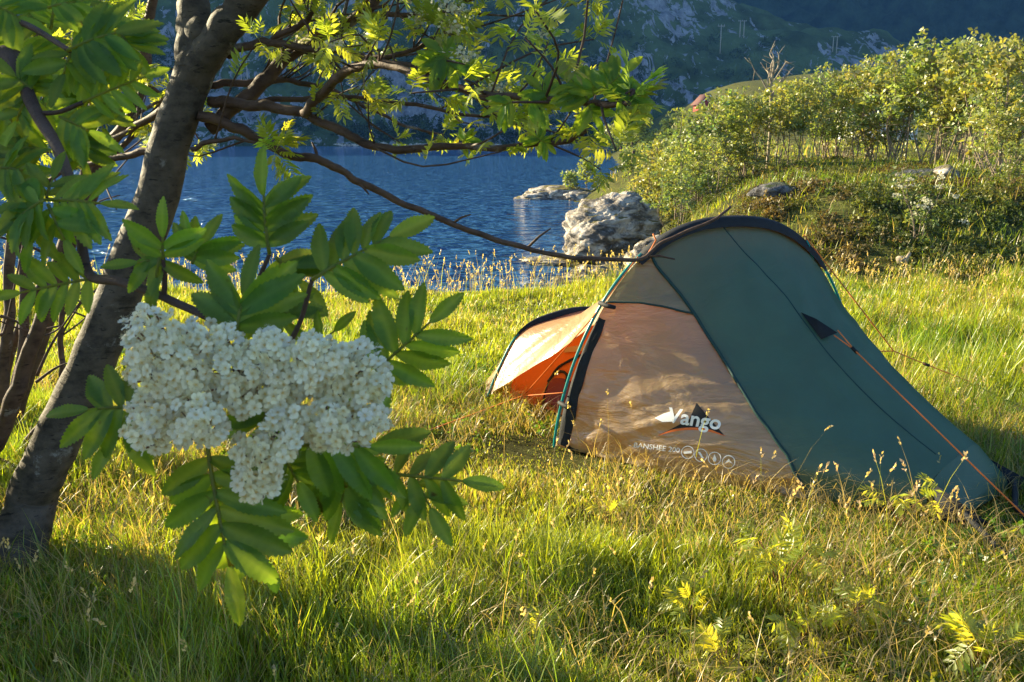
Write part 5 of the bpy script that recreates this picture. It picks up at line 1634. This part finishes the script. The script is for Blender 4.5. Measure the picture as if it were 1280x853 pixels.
seeding('seeding_grass', x, y, rng.uniform(.18, .42, len(x)), np.full(len(x), .04), 'scattered seeding grass stalks over the meadow', 122, .0022)
# the tall stalks standing before the tent
pts = [(1005, 655, 560), (1010, 655, 575), (1025, 660, 590), (1060, 668, 578), (1085, 668, 562), (1100, 672, 600), (1110, 668, 566), (1130, 675, 620), (1150, 672, 575), (1158, 678, 540), (1165, 676, 590), (1190, 680, 600), (950, 640, 560), (935, 640, 590),
       (905, 628, 570), (865, 615, 585), (1040, 665, 610), (1140, 676, 600), (760, 640, 590), (735, 620, 580), (720, 600, 560), (700, 590, 540), (690, 580, 545), (1215, 690, 640), (840, 690, 625), (980, 650, 600), (1075, 668, 622)]
x, y, l = [], [], []
for a, b, t in pts:
    g = onz(a, b); x.append(g[0]); y.append(g[1]); l.append((b - t) / F_PX * g[1] * 1.12)
seeding('seeding_grass', np.array(x), np.array(y), np.array(l), np.full(len(x), .05), 'tall seeding grass stalks standing in front of the tent', 123, .0026, (.15, .5), (.52, .38, .24))

# ------------------------------------------------------------------ leafy weeds in the foreground
def weed(px, py, h, n, lb, seed, size):
    r = np.random.default_rng(seed); g = onz(px, py)
    root = empty('leafy_weed', (g[0], g[1], tz(g[0], g[1]))); tag(root, lb, 'plant')
    st, fo = MB(), MB()
    for k in range(n):
        a = r.uniform(0, 6.28); e = np.array([math.cos(a) * h * .45, math.sin(a) * h * .45, h * r.uniform(.6, 1)])
        P = catmull([(0, 0, -.01), e * .5 + [0, 0, h * .1], e], 8); st.tube(P, np.linspace(.0022, .0012, 8), 5)
        for q in (4, 6, 7):
            d = nrm(e * np.array([1, 1, .2]) + rdir(1, r)[0] * .12)
            scatter(fo, PINN, P[q][None], d[None], nrm(r.normal(size=(1, 3)) * .3 + [0, -.25, 1]), [size * r.uniform(.7, 1.15)], tone(1, 1.0, 1.4, .06, r) * np.array([1.25, 1.05, .8]), r)
    st.build('stem', M['flower_stalk'], root, True, False); fo.build('leaf', M['mid_leaf'], root)
for a in ((975, 735, .20, 6, 'leafy pinnate weed standing between grass tufts below the tent middle', 1, .12), (905, 838, .10, 6, 'bright yellow green weed low at the bottom edge', 2, .10), (858, 772, .10, 5, 'small bright weed left of the taller pinnate weed', 3, .09),
          (1222, 838, .14, 7, 'leafy weed in the shade at the bottom right corner', 4, .12), (1060, 775, .11, 5, 'small weed right of the taller pinnate weed', 5, .10), (1124, 655, .20, 4, 'single pinnate weed standing right before the green tent wall', 6, .11),
          (684, 800, .09, 5, 'small weed in the sunny grass below the hanging leaf', 7, .08), (760, 650, .08, 4, 'low weed at the left corner of the tan panel', 8, .08), (1000, 800, .12, 5, 'weed with broad leaflets below the taller pinnate weed', 9, .11)):
    weed(*a)

# ------------------------------------------------------------------ heath on the bank
rng = np.random.default_rng(130)
mb = MB(); cnt = 0
N_ = 7500
x = rng.uniform(1.8, 15, N_); y = rng.uniform(9.2, 27, N_)
k = (x < y * .64 + 1) & (x > np.interp(y, _cy, _cx) + .15) & (terrain(x, y) > -.55) & (vn(x * .7, y * .7, 96) + .5 * vn(x * 2, y * 2, 97) > -.55 + .9 * sstep(14.5, 17, y) * sstep(2.0, 4.0, x - np.interp(y, _cy, _cx))) & (y > 9.4)
x, y = x[k], y[k]; z = terrain(x, y)
for a, b, c in zip(x, y, z):
    w = rng.uniform(.09, .22); nn_ = 28
    kind = vn(np.array([a * .55]), np.array([b * .55]), 98)[0] + rng.normal() * .25
    base_c = np.array([.075, .100, .018]) if kind < .05 else (np.array([.115, .125, .022]) if kind < .5 else np.array([.13, .098, .035]))
    q = rdir(nn_, rng) * np.array([w, w, w * .7]) * rng.random((nn_, 1)) ** .4; q[:, 2] = np.abs(q[:, 2]) * 1.1
    scatter(mb, CLUMP, q + [a, b, c - .02], nrm(rdir(nn_, rng) + [0, 0, .6]), nrm(rng.normal(size=(nn_, 3)) * .8 + [0, -.2, .8]), w * rng.uniform(.17, .32), base_c * rng.uniform(.6, 1.4) * tone(nn_, .7, 1.3, .1, rng), rng)
tag(mb.build('heath', M['heath']), 'low brown and green heath covering the bank', 'heath', kind='stuff')

# ------------------------------------------------------------------ air
HAZE = 0.00016
hz = MB(); hz.box((-1100, -80, -6), (1100, 1480, 760))
m, nt, out = new_mat('air')
v_ = nt.nodes.new('ShaderNodeVolumePrincipled'); v_.inputs['Density'].default_value = HAZE
v_.inputs['Color'].default_value = (.12, .38, 1.0, 1); v_.inputs['Anisotropy'].default_value = .2
nt.links.new(v_.outputs[0], out.inputs['Volume'])
hz_o = hz.build('haze', m, None, False, False); hz_o['kind'] = 'stuff'; hz_o['label'] = 'thin blue evening haze over lake and mountains'
